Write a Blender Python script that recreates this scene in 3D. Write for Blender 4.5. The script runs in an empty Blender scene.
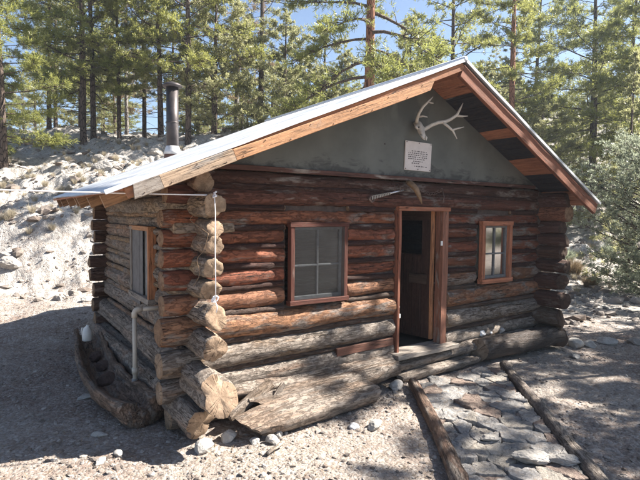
import bpy, bmesh, math, random
import numpy as np
from mathutils import Vector, Matrix, noise
rnd = random.Random(7)
rs = np.random.RandomState(11)
sc = bpy.context.scene
COL = sc.collection

# ------------------------------------------------------------------ helpers
def tag(o, label=None, cat=None, group=None, kind=None):
    if label: o['label'] = label
    if cat: o['category'] = cat
    if group: o['group'] = group
    if kind: o['kind'] = kind
    return o

def empty(name, loc=(0, 0, 0), rz=0.0, parent=None):
    o = bpy.data.objects.new(name, None); COL.objects.link(o)
    o.location = loc; o.rotation_euler = (0, 0, rz); o.parent = parent
    o.empty_display_size = .2
    return o

def link(name, me, parent=None):
    o = bpy.data.objects.new(name, me); COL.objects.link(o)
    if parent: o.parent = parent
    return o

def mesh_np(name, V, F, mats, matidx=None, smooth=False, attrs=None):
    """V (n,3), F list of (m,k) int arrays"""
    me = bpy.data.meshes.new(name)
    V = np.asarray(V, dtype=np.float32)
    me.vertices.add(len(V)); me.vertices.foreach_set('co', V.ravel())
    if isinstance(F, np.ndarray): F = [F]
    nl = sum(f.size for f in F); nf = sum(len(f) for f in F)
    me.loops.add(nl); me.polygons.add(nf)
    me.loops.foreach_set('vertex_index', np.concatenate([f.ravel() for f in F]).astype(np.int32))
    tot = np.concatenate([np.full(len(f), f.shape[1]) for f in F])
    st = np.concatenate([[0], np.cumsum(tot)[:-1]])
    me.polygons.foreach_set('loop_start', st.astype(np.int32))
    if matidx is not None: me.polygons.foreach_set('material_index', np.asarray(matidx, dtype=np.int32))
    me.polygons.foreach_set('use_smooth', np.full(nf, smooth))
    for m in (mats if isinstance(mats, (list, tuple)) else [mats]): me.materials.append(m)
    me.update(calc_edges=True)
    if attrs:
        for k, (t, a) in attrs.items():
            at = me.attributes.new(k, t, 'POINT')
            at.data.foreach_set('vector' if t == 'FLOAT_VECTOR' else 'color', np.asarray(a, dtype=np.float32).ravel())
    return me

class MB:
    """collects geometry with lp (local wood coords) and tint attributes"""
    def __init__(s): s.V = []; s.F = []; s.mi = []; s.lp = []; s.tint = []; s.sm = []
    def add(s, V, F, lp, tint, mi=0, smooth=True):
        b = len(s.V)
        s.V += [tuple(v) for v in V]; s.lp += [tuple(v) for v in lp]; s.tint += [tuple(tint)] * len(V)
        for i, f in enumerate(F):
            s.F.append(tuple(b + j for j in f))
            s.mi.append(mi[i] if isinstance(mi, list) else mi)
            s.sm.append(smooth[i] if isinstance(smooth, list) else smooth)
    def build(s, name, mats, parent=None, origin=(0, 0, 0)):
        me = bpy.data.meshes.new(name)
        ox, oy, oz = origin
        me.from_pydata([(v[0]-ox, v[1]-oy, v[2]-oz) for v in s.V], [], s.F)
        for m in (mats if isinstance(mats, (list, tuple)) else [mats]): me.materials.append(m)
        me.polygons.foreach_set('material_index', s.mi)
        me.polygons.foreach_set('use_smooth', s.sm)
        a = me.attributes.new('lp', 'FLOAT_VECTOR', 'POINT'); a.data.foreach_set('vector', np.array(s.lp, dtype=np.float32).ravel())
        a = me.attributes.new('tint', 'FLOAT_COLOR', 'POINT'); a.data.foreach_set('color', np.array(s.tint, dtype=np.float32).ravel())
        me.update()
        o = link(name, me, parent); o.location = origin
        return o

def frame(d, up=Vector((0, 0, 1))):
    d = d.normalized()
    if abs(d.dot(up)) > .97: up = Vector((0, 1, 0))
    s = d.cross(up).normalized(); u = s.cross(d).normalized()
    return s, u

def sstep(a, b, x):
    t = min(1, max(0, (x-a)/(b-a))); return t*t*(3-2*t)

def log_mb(mb, p0, p1, r0, r1=None, tint=(.3, .2, .13, .3), seed=0, bow=.0, rough=1.0, n=26, step=.055, cut0=(0, 0), cut1=(0, 0), flat=0.0, ring_end=True, hew=0.0):
    """one log: noisy tapered cylinder from p0 to p1"""
    p0 = Vector(p0); p1 = Vector(p1); r1 = r1 or r0
    ax = p1-p0; L = ax.length; d = ax.normalized(); s, u = frame(d)
    m = max(3, int(L/step)); rn = random.Random(seed*77+5)
    off = (rn.random()*40, rn.random()*40, rn.random()*40)
    ph = rn.random()*6.28; bx = (rn.random()-.5)*bow*2; bz = (rn.random()-.5)*bow
    knots = [(rn.random()*L, rn.random()*6.28, rn.random()*.018+.006) for _ in range(int(L*1.6)+1)]
    V = []; lp = []
    for i in range(m+1):
        t = i/m; r = r0+(r1-r0)*t; x = t*L
        c = p0+ax*t+s*(bx*math.sin(t*math.pi)+.012*rough*noise.noise((x*1.1+off[0], 3, off[1])))+u*(bz*math.sin(t*math.pi)+.012*rough*noise.noise((x*1.1, off[2], 8)))
        for j in range(n):
            a = j/n*2*math.pi
            ca, sa = math.cos(a), math.sin(a)
            q = (x*2.2+off[0], ca*1.1+off[1], sa*1.1+off[2])
            rr = r*(1+.085*rough*noise.noise(q)+.05*rough*noise.noise((x*9+off[0], ca*3.3, sa*3.3+off[2])))
            # fibrous grooves, bark flakes
            g = noise.noise((x*1.3+off[1], ca*r*26, sa*r*26+off[0]))
            rr += -.010*rough*max(0, .12-abs(g))/.12*(.5+.5*noise.noise((x*1.7, off[0], a)))
            rr += .005*rough*noise.noise((x*22+off[2], ca*7, sa*7))
            for kx, ka, kr in knots:
                da = (a-ka+math.pi) % (2*math.pi)-math.pi
                dd = ((x-kx)**2+(da*r)**2)
                if dd < .006: rr += kr*math.exp(-dd/.0012)
            if hew: rr *= 1-hew*max(0, math.cos(3*a+ph))**2*.5
            if flat: rr = min(rr, r*(1-flat)/max(1e-3, abs(math.cos(a-ph))) if abs(math.cos(a-ph)) > .3 else rr)
            xo = 0
            e0 = 1-sstep(0, .12, x); e1 = 1-sstep(0, .12, L-x)
            if e0 > 0: xo += e0*(cut0[0]*ca+cut0[1]*sa)*r; rr *= 1-.06*e0*e0
            if e1 > 0: xo += e1*(cut1[0]*ca+cut1[1]*sa)*r; rr *= 1-.06*e1*e1
            V.append(c+d*xo+s*(ca*rr)+u*(sa*rr))
            lp.append((x+off[0], ca*rr, sa*rr))
    F = []
    for i in range(m):
        for j in range(n):
            k = (j+1) % n
            F.append((i*n+j, i*n+k, (i+1)*n+k, (i+1)*n+j))
    mb.add(V, F, lp, tint, 0, True)
    # end grain caps with chopped relief
    for e, (i, sg) in enumerate(((0, -1), (m, 1))):
        base = V[i*n:(i+1)*n]; bl = lp[i*n:(i+1)*n]
        cc = sum(base, Vector())/n
        CV = list(base); CL = [(off[0]+e*3.1, b[1], b[2]) for b in bl]; CF = []
        prev = list(range(n))
        for ri, f in enumerate((.94, .62, .3)):
            cur = []
            for j in range(n):
                v = cc+(base[j]-cc)*f
                w = .012*noise.noise((bl[j][1]*f*14+off[1], bl[j][2]*f*14, e*5))+.006*noise.noise((bl[j][1]*f*45+off[1], bl[j][2]*f*45, e*5))+(.006 if ri == 0 else .009)
                v = v+d*sg*w
                cur.append(len(CV)); CV.append(v); CL.append((off[0]+e*3.1, bl[j][1]*f, bl[j][2]*f))
            for j in range(n):
                k = (j+1) % n
                q = (prev[j], prev[k], cur[k], cur[j])
                CF.append(q if sg > 0 else q[::-1])
            prev = cur
        CV.append(cc+d*sg*.010); CL.append((off[0]+e*3.1, 0, 0)); ci = len(CV)-1
        for j in range(n):
            q = (prev[j], prev[(j+1) % n], ci); CF.append(q if sg > 0 else q[::-1])
        mb.add(CV, CF, CL, tint, 1, True)

def board_mb(mb, p0, p1, w, t, updir=(0, 0, 1), tint=(.3, .2, .13, .3), seed=0, warp=.002, bev=.004, mi=0, tip0=0.0, tip1=0.0):
    """sawn board from p0 to p1; w is measured along updir, t across; slightly warped"""
    p0 = Vector(p0); p1 = Vector(p1); ax = p1-p0; L = ax.length; d = ax.normalized()
    u = Vector(updir); u = (u-d*u.dot(d)).normalized(); s = d.cross(u)
    m = max(1, int(L/.12)); rn = random.Random(seed*31+3); off = rn.random()*50
    prof = [(-w/2+bev, -t/2), (w/2-bev, -t/2), (w/2, -t/2+bev), (w/2, t/2-bev), (w/2-bev, t/2), (-w/2+bev, t/2), (-w/2, t/2-bev), (-w/2, -t/2+bev)]
    V = []; lp = []; n = 8
    for i in range(m+1):
        x = i/m*L
        wz = warp*noise.noise((x*1.5+off, 1, 2))*2; ws = warp*noise.noise((x*1.5+off, 7, 2))*2
        for a, b in prof:
            e = warp*.6*noise.noise((x*6+off, a*9, b*9))
            xo = (tip0*a/w if i == 0 else 0)+(tip1*a/w if i == m else 0)
            V.append(p0+d*(x+xo)+u*(a+wz+(e if a > 0 else -e))+s*(b+ws)); lp.append((x+off, a, b))
    F = []
    for i in range(m):
        for j in range(n):
            k = (j+1) % n
            F.append((i*n+j, (i+1)*n+j, (i+1)*n+k, i*n+k))
    F.append(tuple(range(n))); F.append(tuple(m*n+j for j in reversed(range(n))))
    mb.add(V, F, lp, tint, mi, False)

def tube_mb(mb, pts, rad, n=10, tint=(.5, .5, .5, 0), mi=0, cap=True, smooth=True, jit=0.0):
    pts = [Vector(p) for p in pts]
    if not isinstance(rad, (list, tuple)): rad = [rad]*len(pts)
    V = []; lp = []; x = 0; ps = None
    for i, p in enumerate(pts):
        dr = (pts[min(i+1, len(pts)-1)]-pts[max(i-1, 0)]).normalized()
        if ps is None: s, u = frame(dr)
        else:
            s = (ps-dr*ps.dot(dr)).normalized(); u = s.cross(dr).normalized()
        ps = s
        if i: x += (p-pts[i-1]).length
        for j in range(n):
            a = j/n*6.28318
            r = rad[i]*(1+jit*noise.noise((x*14, math.cos(a)*2, math.sin(a)*2)))
            V.append(p+s*(math.cos(a)*r)+u*(math.sin(a)*r)); lp.append((x, math.cos(a)*r, math.sin(a)*r))
    F = []
    for i in range(len(pts)-1):
        for j in range(n):
            k = (j+1) % n
            F.append((i*n+j, i*n+k, (i+1)*n+k, (i+1)*n+j))
    if cap:
        F.append(tuple(reversed(range(n)))); F.append(tuple((len(pts)-1)*n+j for j in range(n)))
    mb.add(V, F, lp, tint, mi, smooth)

# ------------------------------------------------------------------ materials
class NT:
    def __init__(s, name):
        s.m = bpy.data.materials.new(name); s.m.use_nodes = True
        s.t = s.m.node_tree; s.t.nodes.clear()
        s.out = s.n('ShaderNodeOutputMaterial')
    def n(s, typ, **kw):
        x = s.t.nodes.new(typ)
        for k, v in kw.items():
            if k in x.bl_rna.properties: setattr(x, k, v)
            else: x.inputs[k.replace('_', ' ')].default_value = v
        return x
    def l(s, a, b): s.t.links.new(a, b); return s
    def noise(s, vec, scale, detail=4, rough=.6, typ=None, dist=0.0):
        x = s.n('ShaderNodeTexNoise'); x.inputs['Scale'].default_value = scale; x.inputs['Detail'].default_value = detail
        x.inputs['Roughness'].default_value = rough; x.inputs['Distortion'].default_value = dist
        s.l(vec, x.inputs['Vector']); return x.outputs['Fac']
    def mapv(s, vec, sc_, loc=(0, 0, 0)):
        x = s.n('ShaderNodeMapping'); x.inputs['Scale'].default_value = sc_; x.inputs['Location'].default_value = loc
        s.l(vec, x.inputs['Vector']); return x.outputs[0]
    def ramp(s, f, stops, interp='LINEAR'):
        x = s.n('ShaderNodeValToRGB'); cr = x.color_ramp; cr.interpolation = interp
        while len(cr.elements) < len(stops): cr.elements.new(.5)
        for e, (p, c) in zip(cr.elements, stops):
            e.position = p; e.color = c if isinstance(c, tuple) and len(c) == 4 else ((c, c, c, 1) if not isinstance(c, tuple) else (*c, 1))
        s.l(f, x.inputs[0]); return x.outputs[0]
    def math(s, op, a, b=None, c=None):
        x = s.n('ShaderNodeMath'); x.operation = op
        for i, v in enumerate((a, b, c)):
            if v is None: continue
            if isinstance(v, (int, float)): x.inputs[i].default_value = v
            else: s.l(v, x.inputs[i])
        return x.outputs[0]
    def mix(s, f, a, b, mode='MIX'):
        x = s.n('ShaderNodeMix'); x.data_type = 'RGBA'; x.blend_type = mode
        for sock, v in ((x.inputs[0], f), (x.inputs[6], a), (x.inputs[7], b)):
            if isinstance(v, (int, float)): sock.default_value = v
            elif isinstance(v, tuple): sock.default_value = v if len(v) == 4 else (*v, 1)
            else: s.l(v, sock)
        return x.outputs[2]
    def bump(s, h, dist=.01, strength=1.0, prev=None):
        x = s.n('ShaderNodeBump'); x.inputs['Distance'].default_value = dist; x.inputs['Strength'].default_value = strength
        s.l(h, x.inputs['Height'])
        if prev is not None: s.l(prev, x.inputs['Normal'])
        return x.outputs[0]
    def bsdf(s, col, rough=.8, nrm=None, metal=0.0, spec=.3):
        x = s.n('ShaderNodeBsdfPrincipled')
        for k, v in (('Base Color', col), ('Roughness', rough), ('Metallic', metal)):
            if isinstance(v, (int, float)): x.inputs[k].default_value = v
            elif isinstance(v, tuple): x.inputs[k].default_value = v if len(v) == 4 else (*v, 1)
            else: s.l(v, x.inputs[k])
        x.inputs['Specular IOR Level'].default_value = spec
        if nrm is not None: s.l(nrm, x.inputs['Normal'])
        return x
    def done(s, sh): s.l(sh.outputs[0] if hasattr(sh, 'outputs') else sh, s.out.inputs[0]); return s.m

def wood_mat(name, grey=(.22, .18, .15), bark=(.10, .045, .028), barkamt=.5, bumpd=.012, gloss=.75):
    k = NT(name)
    lp = k.n('ShaderNodeAttribute', attribute_name='lp').outputs['Vector']
    ti = k.n('ShaderNodeAttribute', attribute_name='tint')
    fib = k.noise(k.mapv(lp, (2.6, 44, 44)), 1, 6, .6)
    fib2 = k.noise(k.mapv(lp, (7, 150, 150)), 1, 3, .7)
    patch = k.noise(k.mapv(lp, (2.2, 9, 9)), 1, 5, .6, dist=.6)
    patch2 = k.noise(k.mapv(lp, (14, 30, 30), (7, 3, 1)), 1, 7, .75, dist=.5)
    crk = k.noise(k.mapv(lp, (1.1, 34, 34), (3, 3, 9)), 1, 3, .5, dist=.2)
    crk = k.math('ABSOLUTE', k.math('SUBTRACT', crk, .5))
    crack = k.ramp(crk, [(0, 0.0), (.007, .25), (.018, 1.0)])
    gate = k.ramp(k.noise(k.mapv(lp, (1.7, 6, 6), (9, 2, 0)), 1, 3), [(.46, 1.0), (.58, 0.0)])
    crack = k.math('MAXIMUM', crack, gate)
    f = k.math('MULTIPLY_ADD', fib, 1.0, 0.0)
    base = k.mix(k.ramp(f, [(.25, 0.0), (.75, 1.0)]), k.mix(.5, ti.outputs['Color'], (0, 0, 0)), k.mix(.35, ti.outputs['Color'], k.mix(1, ti.outputs['Color'], (1.9, 1.8, 1.7), 'MULTIPLY')))
    # weathered grey patches: amount = tint alpha
    thr = k.math('SUBTRACT', 1.0, ti.outputs['Alpha'])
    gm = k.math('SUBTRACT', patch, k.math('MULTIPLY_ADD', thr, .42, .27))
    gm = k.math('MULTIPLY', gm, 9.0); 
    cl = k.n('ShaderNodeClamp'); k.l(gm, cl.inputs[0]); gm = cl.outputs[0]
    gcol = k.mix(k.ramp(fib2, [(.3, 0.0), (.7, 1.0)]), tuple(c*.68 for c in grey), tuple(min(.6, c*1.25) for c in grey))
    base = k.mix(gm, base, gcol)
    bk = k.ramp(patch2, [(.50, 0.0), (.58, 1.0)])
    base = k.mix(k.math('MULTIPLY', bk, barkamt), base, bark)
    base = k.mix(crack, (.02, .014, .01), base)
    h = k.math('ADD', k.math('MULTIPLY', fib, .6), k.math('MULTIPLY', fib2, .25))
    h = k.math('ADD', h, k.math('MULTIPLY', bk, .8*barkamt))
    h = k.math('ADD', h, k.math('MULTIPLY', k.noise(k.mapv(lp, (30, 60, 60)), 1, 5, .7), .35))
    h = k.math('ADD', h, k.math('MULTIPLY', crack, .9))
    nr = k.bump(h, bumpd, 1.0)
    return k.done(k.bsdf(base, gloss, nr, spec=.25))

def end_mat(name, a=(.36, .26, .165), b=(.17, .105, .065), dark=(.035, .022, .015)):
    k = NT(name)
    lp = k.n('ShaderNodeAttribute', attribute_name='lp').outputs['Vector']
    ti = k.n('ShaderNodeAttribute', attribute_name='tint')
    fl = k.mapv(lp, (.05, 1, 1))
    sx = k.n('ShaderNodeSeparateXYZ'); k.l(lp, sx.inputs[0])
    r = k.math('SQRT', k.math('ADD', k.math('POWER', k.math('ABSOLUTE', sx.outputs[1]), 2.0), k.math('POWER', k.math('ABSOLUTE', sx.outputs[2]), 2.0)))
    wob = k.noise(fl, 14, 3)
    ring = k.math('SINE', k.math('MULTIPLY', k.math('MULTIPLY_ADD', wob, .02, r), 700.0))
    ang = k.math('ARCTAN2', sx.outputs[1], sx.outputs[2])
    cmb = k.n('ShaderNodeCombineXYZ'); k.l(k.math('SINE', ang), cmb.inputs[0]); k.l(k.math('COSINE', ang), cmb.inputs[1]); k.l(sx.outputs[0], cmb.inputs[2])
    rad = k.noise(cmb.outputs[0], 1.9, 2, .5)
    ck = k.math('ABSOLUTE', k.math('SUBTRACT', rad, .5))
    ck = k.math('SUBTRACT', ck, k.math('MULTIPLY', r, .10))
    crack = k.ramp(ck, [(0.0, .25), (.008, 1.0)])
    crack = k.math('MAXIMUM', crack, k.ramp(k.noise(fl, 26, 3, .6), [(.45, 0.0), (.55, 1.0)]))
    blot = k.noise(fl, 22, 5, .65)
    ring = k.math('MULTIPLY_ADD', ring, .5, .5)
    c = k.mix(k.ramp(blot, [(.3, 0.0), (.7, 1.0)]), b, a)
    c = k.mix(k.math('MULTIPLY', ring, .5), c, k.mix(.6, c, b))
    c = k.mix(k.ramp(k.noise(fl, 9, 5, .7), [(.5, 0.0), (.62, .55)]), c, tuple(x*.6 for x in b))
    c = k.mix(k.ramp(r, [(.075, 0.0), (.115, .55)]), c, b)
    c = k.mix(crack, dark, c)
    c = k.mix(.45, c, k.mix(1, c, k.mix(.5, ti.outputs['Color'], (.5, .5, .5)), 'OVERLAY'))
    nr = k.bump(k.math('ADD', k.math('MULTIPLY', blot, 1.0), crack), .008, .9)
    return k.done(k.bsdf(c, .85, nr, spec=.2))

M = {}
M['log'] = wood_mat('log_wood')
M['log_end'] = end_mat('log_end_grain')
M['old'] = wood_mat('weathered_wood', grey=(.27, .225, .185), bark=(.11, .075, .055), barkamt=.5, bumpd=.016)
M['old_end'] = end_mat('weathered_end_grain', a=(.44, .34, .24), b=(.22, .155, .105))
M['dark_end'] = end_mat('darkened_end_grain', a=(.13, .08, .055), b=(.06, .04, .03))
M['board'] = wood_mat('sawn_board', grey=(.30, .26, .22), bark=(.12, .07, .045), barkamt=.25, bumpd=.004)

def simple(name, col, rough=.7, metal=0.0, var=.25, scale=12, bumpd=.002, spec=.3, var2=None):
    k = NT(name)
    tc = k.n('ShaderNodeTexCoord').outputs['Object']
    a = k.noise(tc, scale, 5, .65); b = k.noise(tc, scale*5, 4, .6)
    c = k.mix(k.ramp(a, [(.3, 0.0), (.7, 1.0)]), tuple(x*(1-var) for x in col), var2 or tuple(min(1, x*(1+var)) for x in col))
    nr = k.bump(k.math('ADD', a, k.math('MULTIPLY', b, .4)), bumpd, .8)
    return k.done(k.bsdf(c, rough, nr, metal, spec))

def gable_mat():
    k = NT('gable_panel_painted')
    tc = k.n('ShaderNodeTexCoord').outputs['Object']
    a = k.noise(tc, 2.2, 6, .6); b = k.noise(tc, 30, 4, .6)
    c = k.mix(k.ramp(a, [(.35, 0.0), (.65, 1.0)]), (.105, .108, .095), (.145, .147, .13))
    # dark stains near the bottom edge and below the ridge, drifting upward in smudges
    sp = k.n('ShaderNodeSeparateXYZ'); k.l(tc, sp.inputs[0])
    st = k.noise(k.mapv(tc, (2.2, 1, 5)), 1.6, 6, .7, dist=.8)
    low = k.ramp(sp.outputs[2], [(.0, 0.0), (1.0, 1.0)])
    zz = k.math('MULTIPLY_ADD', sp.outputs[2], 1.0, -2.3)
    m1 = k.math('SUBTRACT', st, k.math('MULTIPLY_ADD', zz, 1.0, .36))
    cl = k.n('ShaderNodeClamp'); k.l(k.math('MULTIPLY', m1, 7.0), cl.inputs[0])
    c = k.mix(k.math('MULTIPLY', cl.outputs[0], .75), c, (.045, .045, .042))
    sm = k.noise(k.mapv(tc, (3.4, 1, 2.0), (1.3, 0, .4)), 1.1, 5, .6, dist=1.0)
    dx = k.math('ABSOLUTE', k.math('SUBTRACT', sp.outputs[0], 2.45))
    m2 = k.math('SUBTRACT', k.math('SUBTRACT', sm, k.math('MULTIPLY', dx, .7)), .26)
    m2 = k.math('MULTIPLY', m2, k.ramp(k.math('MULTIPLY_ADD', sp.outputs[2], 1.0, -2.6), [(.2, 0.0), (.5, 1.0)]))
    cl2 = k.n('ShaderNodeClamp'); k.l(k.math('MULTIPLY', m2, 7.0), cl2.inputs[0])
    c = k.mix(k.math('MULTIPLY', cl2.outputs[0], .7), c, (.075, .078, .072))
    v = k.n('ShaderNodeTexVoronoi'); v.inputs['Scale'].default_value = 5.5; k.l(k.mapv(tc, (1, 0.01, 1)), v.inputs['Vector'])
    dot = k.ramp(v.outputs['Distance'], [(.045, 0.0), (.06, 1.0)])
    c = k.mix(dot, (.04, .03, .025), c)
    nr = k.bump(k.math('ADD', a, k.math('MULTIPLY', b, .3)), .004, .7)
    return k.done(k.bsdf(c, .8, nr))
M['gable'] = gable_mat()

def metal_roof():
    k = NT('galvanised_roofing')
    tc = k.n('ShaderNodeTexCoord').outputs['Object']
    a = k.noise(tc, 3, 5, .6); b = k.noise(k.mapv(tc, (1, 14, 1)), 2, 4, .6)
    c = k.mix(k.ramp(a, [(.3, 0.0), (.7, 1.0)]), (.58, .60, .63), (.74, .75, .76))
    c = k.mix(k.ramp(b, [(.6, 0.0), (.75, .5)]), c, (.45, .36, .29))
    return k.done(k.bsdf(c, k.ramp(a, [(.3, .35), (.7, .6)]), k.bump(b, .002, .5), .55, .5))
M['roof'] = metal_roof()
M['rust'] = simple('rusty_steel', (.17, .12, .10), .55, .6, .35, 8)
M['pipe_steel'] = simple('sooty_galvanised_pipe', (.07, .06, .058), .45, .6, .35, 5)
M['flashing'] = simple('pale_flashing', (.60, .58, .56), .5, .4, .2, 8)
M['brickred'] = simple('rusty_red_flashing', (.15, .08, .06), .7, .1, .3, 10)
M['pvc'] = simple('white_plastic_pipe', (.50, .46, .39), .45, 0, .10, 9)
M['pvcdark'] = simple('grey_pipe_coupling', (.20, .19, .18), .5, 0, .2, 9)
M['cord'] = simple('white_cord', (.80, .78, .78), .8, 0, .1, 80)
M['bone'] = simple('bleached_bone', (.50, .46, .40), .65, 0, .22, 18, .003)
M['horn'] = simple('brown_horn', (.20, .13, .075), .45, 0, .4, 22, .003)
M['sign'] = simple('cream_sign_panel', (.62, .56, .52), .5, 0, .10, 7, .0006)
M['ink'] = simple('dark_ink', (.05, .045, .05), .6, 0, .1, 40, .0002)
M['steel'] = simple('bright_steel_rod', (.62, .62, .64), .3, .8, .15, 40)
M['sash'] = simple('greyed_sash_paint', (.16, .155, .15), .7, 0, .25, 20)
M['tar'] = simple('dark_grey_tar_sheet', (.10, .10, .105), .6, 0, .35, 9, .006)
M['curtain'] = simple('pale_curtain_cloth', (.30, .28, .23), .9, 0, .2, 14, .01)
M['white'] = simple('white_plastic', (.75, .74, .70), .5, 0, .08, 10)
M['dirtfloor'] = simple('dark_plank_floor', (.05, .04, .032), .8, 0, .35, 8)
M['mud'] = simple('mud_chinking', (.075, .055, .045), .95, 0, .4, 16, .01)

def rock_mat(name, a, b, c3):
    k = NT(name)
    g = k.n('ShaderNodeNewGeometry')
    tc = k.n('ShaderNodeTexCoord').outputs['Object']
    n1 = k.noise(tc, 9, 6, .65); n2 = k.noise(tc, 45, 5, .7)
    rp = g.outputs['Random Per Island']
    c = k.mix(k.ramp(rp, [(0, 0.0), (1, 1.0)]), a, b)
    c = k.mix(k.ramp(k.math('FRACT', k.math('MULTIPLY', rp, 7.3)), [(.72, 0.0), (.85, 1.0)]), c, c3)
    c = k.mix(k.ramp(n1, [(.35, .45), (.65, 0.0)]), c, tuple(x*.45 for x in a))
    return k.done(k.bsdf(c, .9, k.bump(k.math('ADD', n1, k.math('MULTIPLY', n2, .5)), .02, .9), spec=.2))
M['gravel'] = rock_mat('limestone_gravel', (.19, .155, .13), (.42, .38, .34), (.21, .165, .135))
M['rock'] = rock_mat('limestone_rock', (.33, .30, .265), (.52, .49, .45), (.40, .36, .32))
M['flag'] = rock_mat('flagstone', (.24, .22, .215), (.36, .335, .30), (.30, .21, .165))
M['darkrock'] = rock_mat('dark_reddish_rock', (.10, .065, .05), (.16, .11, .09), (.13, .06, .045))
M['whiterock'] = rock_mat('white_quartz_rock', (.62, .61, .60), (.75, .74, .73), (.7, .69, .68))

def ground_mat():
    k = NT('gravelly_ground')
    tc = k.n('ShaderNodeTexCoord').outputs['Object']
    g = k.n('ShaderNodeNewGeometry')
    big = k.noise(tc, .35, 5, .6); mid = k.noise(tc, 2.1, 6, .65, dist=.5); fine = k.noise(tc, 38, 6, .7)
    v = k.n('ShaderNodeTexVoronoi'); v.inputs['Scale'].default_value = 42; k.l(tc, v.inputs['Vector'])
    v2 = k.n('ShaderNodeTexVoronoi'); v2.inputs['Scale'].default_value = 15; k.l(tc, v2.inputs['Vector'])
    c = k.mix(k.ramp(mid, [(.35, 0.0), (.65, 1.0)]), (.155, .095, .072), (.28, .22, .185))
    c = k.mix(k.ramp(big, [(.4, 0.0), (.62, .6)]), c, (.40, .36, .31))
    sp = k.n('ShaderNodeSeparateXYZ'); k.l(tc, sp.inputs[0])
    dd = k.math('ADD', k.math('MULTIPLY', sp.outputs[0], .564), k.math('MULTIPLY', sp.outputs[1], .826))
    dd = k.math('ADD', dd, k.math('MULTIPLY', k.math('SUBTRACT', mid, .5), 4.0))
    far = k.n('ShaderNodeMapRange'); far.inputs[1].default_value = 3.0; far.inputs[2].default_value = 6.5; k.l(dd, far.inputs[0])
    c = k.mix(far.outputs[0], c, k.mix(k.ramp(mid, [(.35, 0.0), (.65, 1.0)]), (.34, .31, .275), (.52, .49, .45)))
    st = k.ramp(v.outputs['Color'], [(.45, 0.0), (.75, 1.0)])
    c = k.mix(k.math('MULTIPLY', st, .5), c, (.48, .45, .41))
    st2 = k.ramp(v2.outputs['Color'], [(.62, 0.0), (.72, 1.0)])
    c = k.mix(k.math('MULTIPLY', st2, .35), c, (.22, .17, .14))
    c = k.mix(k.ramp(fine, [(.3, .55), (.55, 0.0)]), c, (.09, .07, .055))
    h = k.math('ADD', k.math('MULTIPLY', k.math('SUBTRACT', 1.0, v.outputs['Distance']), .5), k.math('MULTIPLY', fine, .8))
    h = k.math('ADD', h, k.math('MULTIPLY', v2.outputs['Distance'], -.7))
    return k.done(k.bsdf(c, .95, k.bump(h, .02, 1.0), spec=.15))
M['ground'] = ground_mat()

def needle_mat(name, a, b, tr=.35):
    k = NT(name)
    oi = k.n('ShaderNodeObjectInfo'); g = k.n('ShaderNodeNewGeometry')
    f = k.math('FRACT', k.math('ADD', oi.outputs['Random'], k.math('MULTIPLY', g.outputs['Random Per Island'], .55)))
    c = k.mix(f, a, b)
    d = k.bsdf(c, .45, None, spec=.55)
    t = k.n('ShaderNodeBsdfTranslucent'); k.l(k.mix(.5, c, tuple(min(1, x*2.0) for x in b)), t.inputs[0])
    mx = k.n('ShaderNodeMixShader'); mx.inputs[0].default_value = tr
    k.l(d.outputs[0], mx.inputs[1]); k.l(t.outputs[0], mx.inputs[2])
    return k.done(mx)
M['needle'] = needle_mat('pine_needles', (.13, .16, .045), (.25, .25, .075), .5)
M['needle_pale'] = needle_mat('pale_pine_needles', (.18, .195, .095), (.29, .28, .14), .5)
M['needle_brown'] = needle_mat('dry_tan_needles', (.20, .15, .09), (.28, .21, .13))
M['juniper'] = needle_mat('grey_green_juniper', (.18, .205, .14), (.27, .29, .21), .45)
M['grass_dry'] = needle_mat('dry_grass', (.30, .255, .18), (.42, .37, .28), .3)

def bark_mat(name, a, b):
    k = NT(name)
    tc = k.n('ShaderNodeTexCoord').outputs['Object']
    v = k.n('ShaderNodeTexVoronoi'); v.feature = 'DISTANCE_TO_EDGE'; v.inputs['Scale'].default_value = 1
    k.l(k.mapv(tc, (14, 14, 3.5)), v.inputs['Vector'])
    n1 = k.noise(k.mapv(tc, (10, 10, 3)), 1, 5, .7)
    c = k.mix(k.ramp(n1, [(.3, 0.0), (.7, 1.0)]), a, b)
    c = k.mix(k.ramp(v.outputs['Distance'], [(.02, 0.0), (.10, 1.0)]), tuple(x*.35 for x in a), c)
    return k.done(k.bsdf(c, .9, k.bump(k.math('ADD', v.outputs['Distance'], n1), .03, .9), spec=.15))
M['bark'] = bark_mat('dark_pine_bark', (.085, .062, .05), (.17, .13, .105))
M['bark_red'] = bark_mat('red_ponderosa_bark', (.22, .10, .06), (.36, .19, .12))
M['bark_grey'] = bark_mat('grey_dead_bark', (.20, .18, .165), (.32, .29, .26))

def glass_mat(name, dusty, col=(.30, .30, .32)):
    k = NT(name)
    gl = k.n('ShaderNodeBsdfGlossy'); gl.inputs['Roughness'].default_value = .08; gl.inputs[0].default_value = (1, 1, 1, 1)
    tr = k.n('ShaderNodeBsdfTransparent'); tr.inputs[0].default_value = (.75, .78, .8, 1)
    df = k.n('ShaderNodeBsdfDiffuse'); df.inputs[0].default_value = (*col, 1)
    fr = k.n('ShaderNodeFresnel'); fr.inputs[0].default_value = 1.5
    tc = k.n('ShaderNodeTexCoord').outputs['Object']
    du = k.ramp(k.noise(tc, 4, 5, .7), [(.3, dusty*.5), (.7, min(1.0, dusty*1.4))])
    m1 = k.n('ShaderNodeMixShader'); k.l(k.math('MULTIPLY', fr.outputs[0], .45), m1.inputs[0]); k.l(tr.outputs[0], m1.inputs[1]); k.l(gl.outputs[0], m1.inputs[2])
    m2 = k.n('ShaderNodeMixShader'); k.l(du, m2.inputs[0]); k.l(m1.outputs[0], m2.inputs[1]); k.l(df.outputs[0], m2.inputs[2])
    return k.done(m2)
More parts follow.
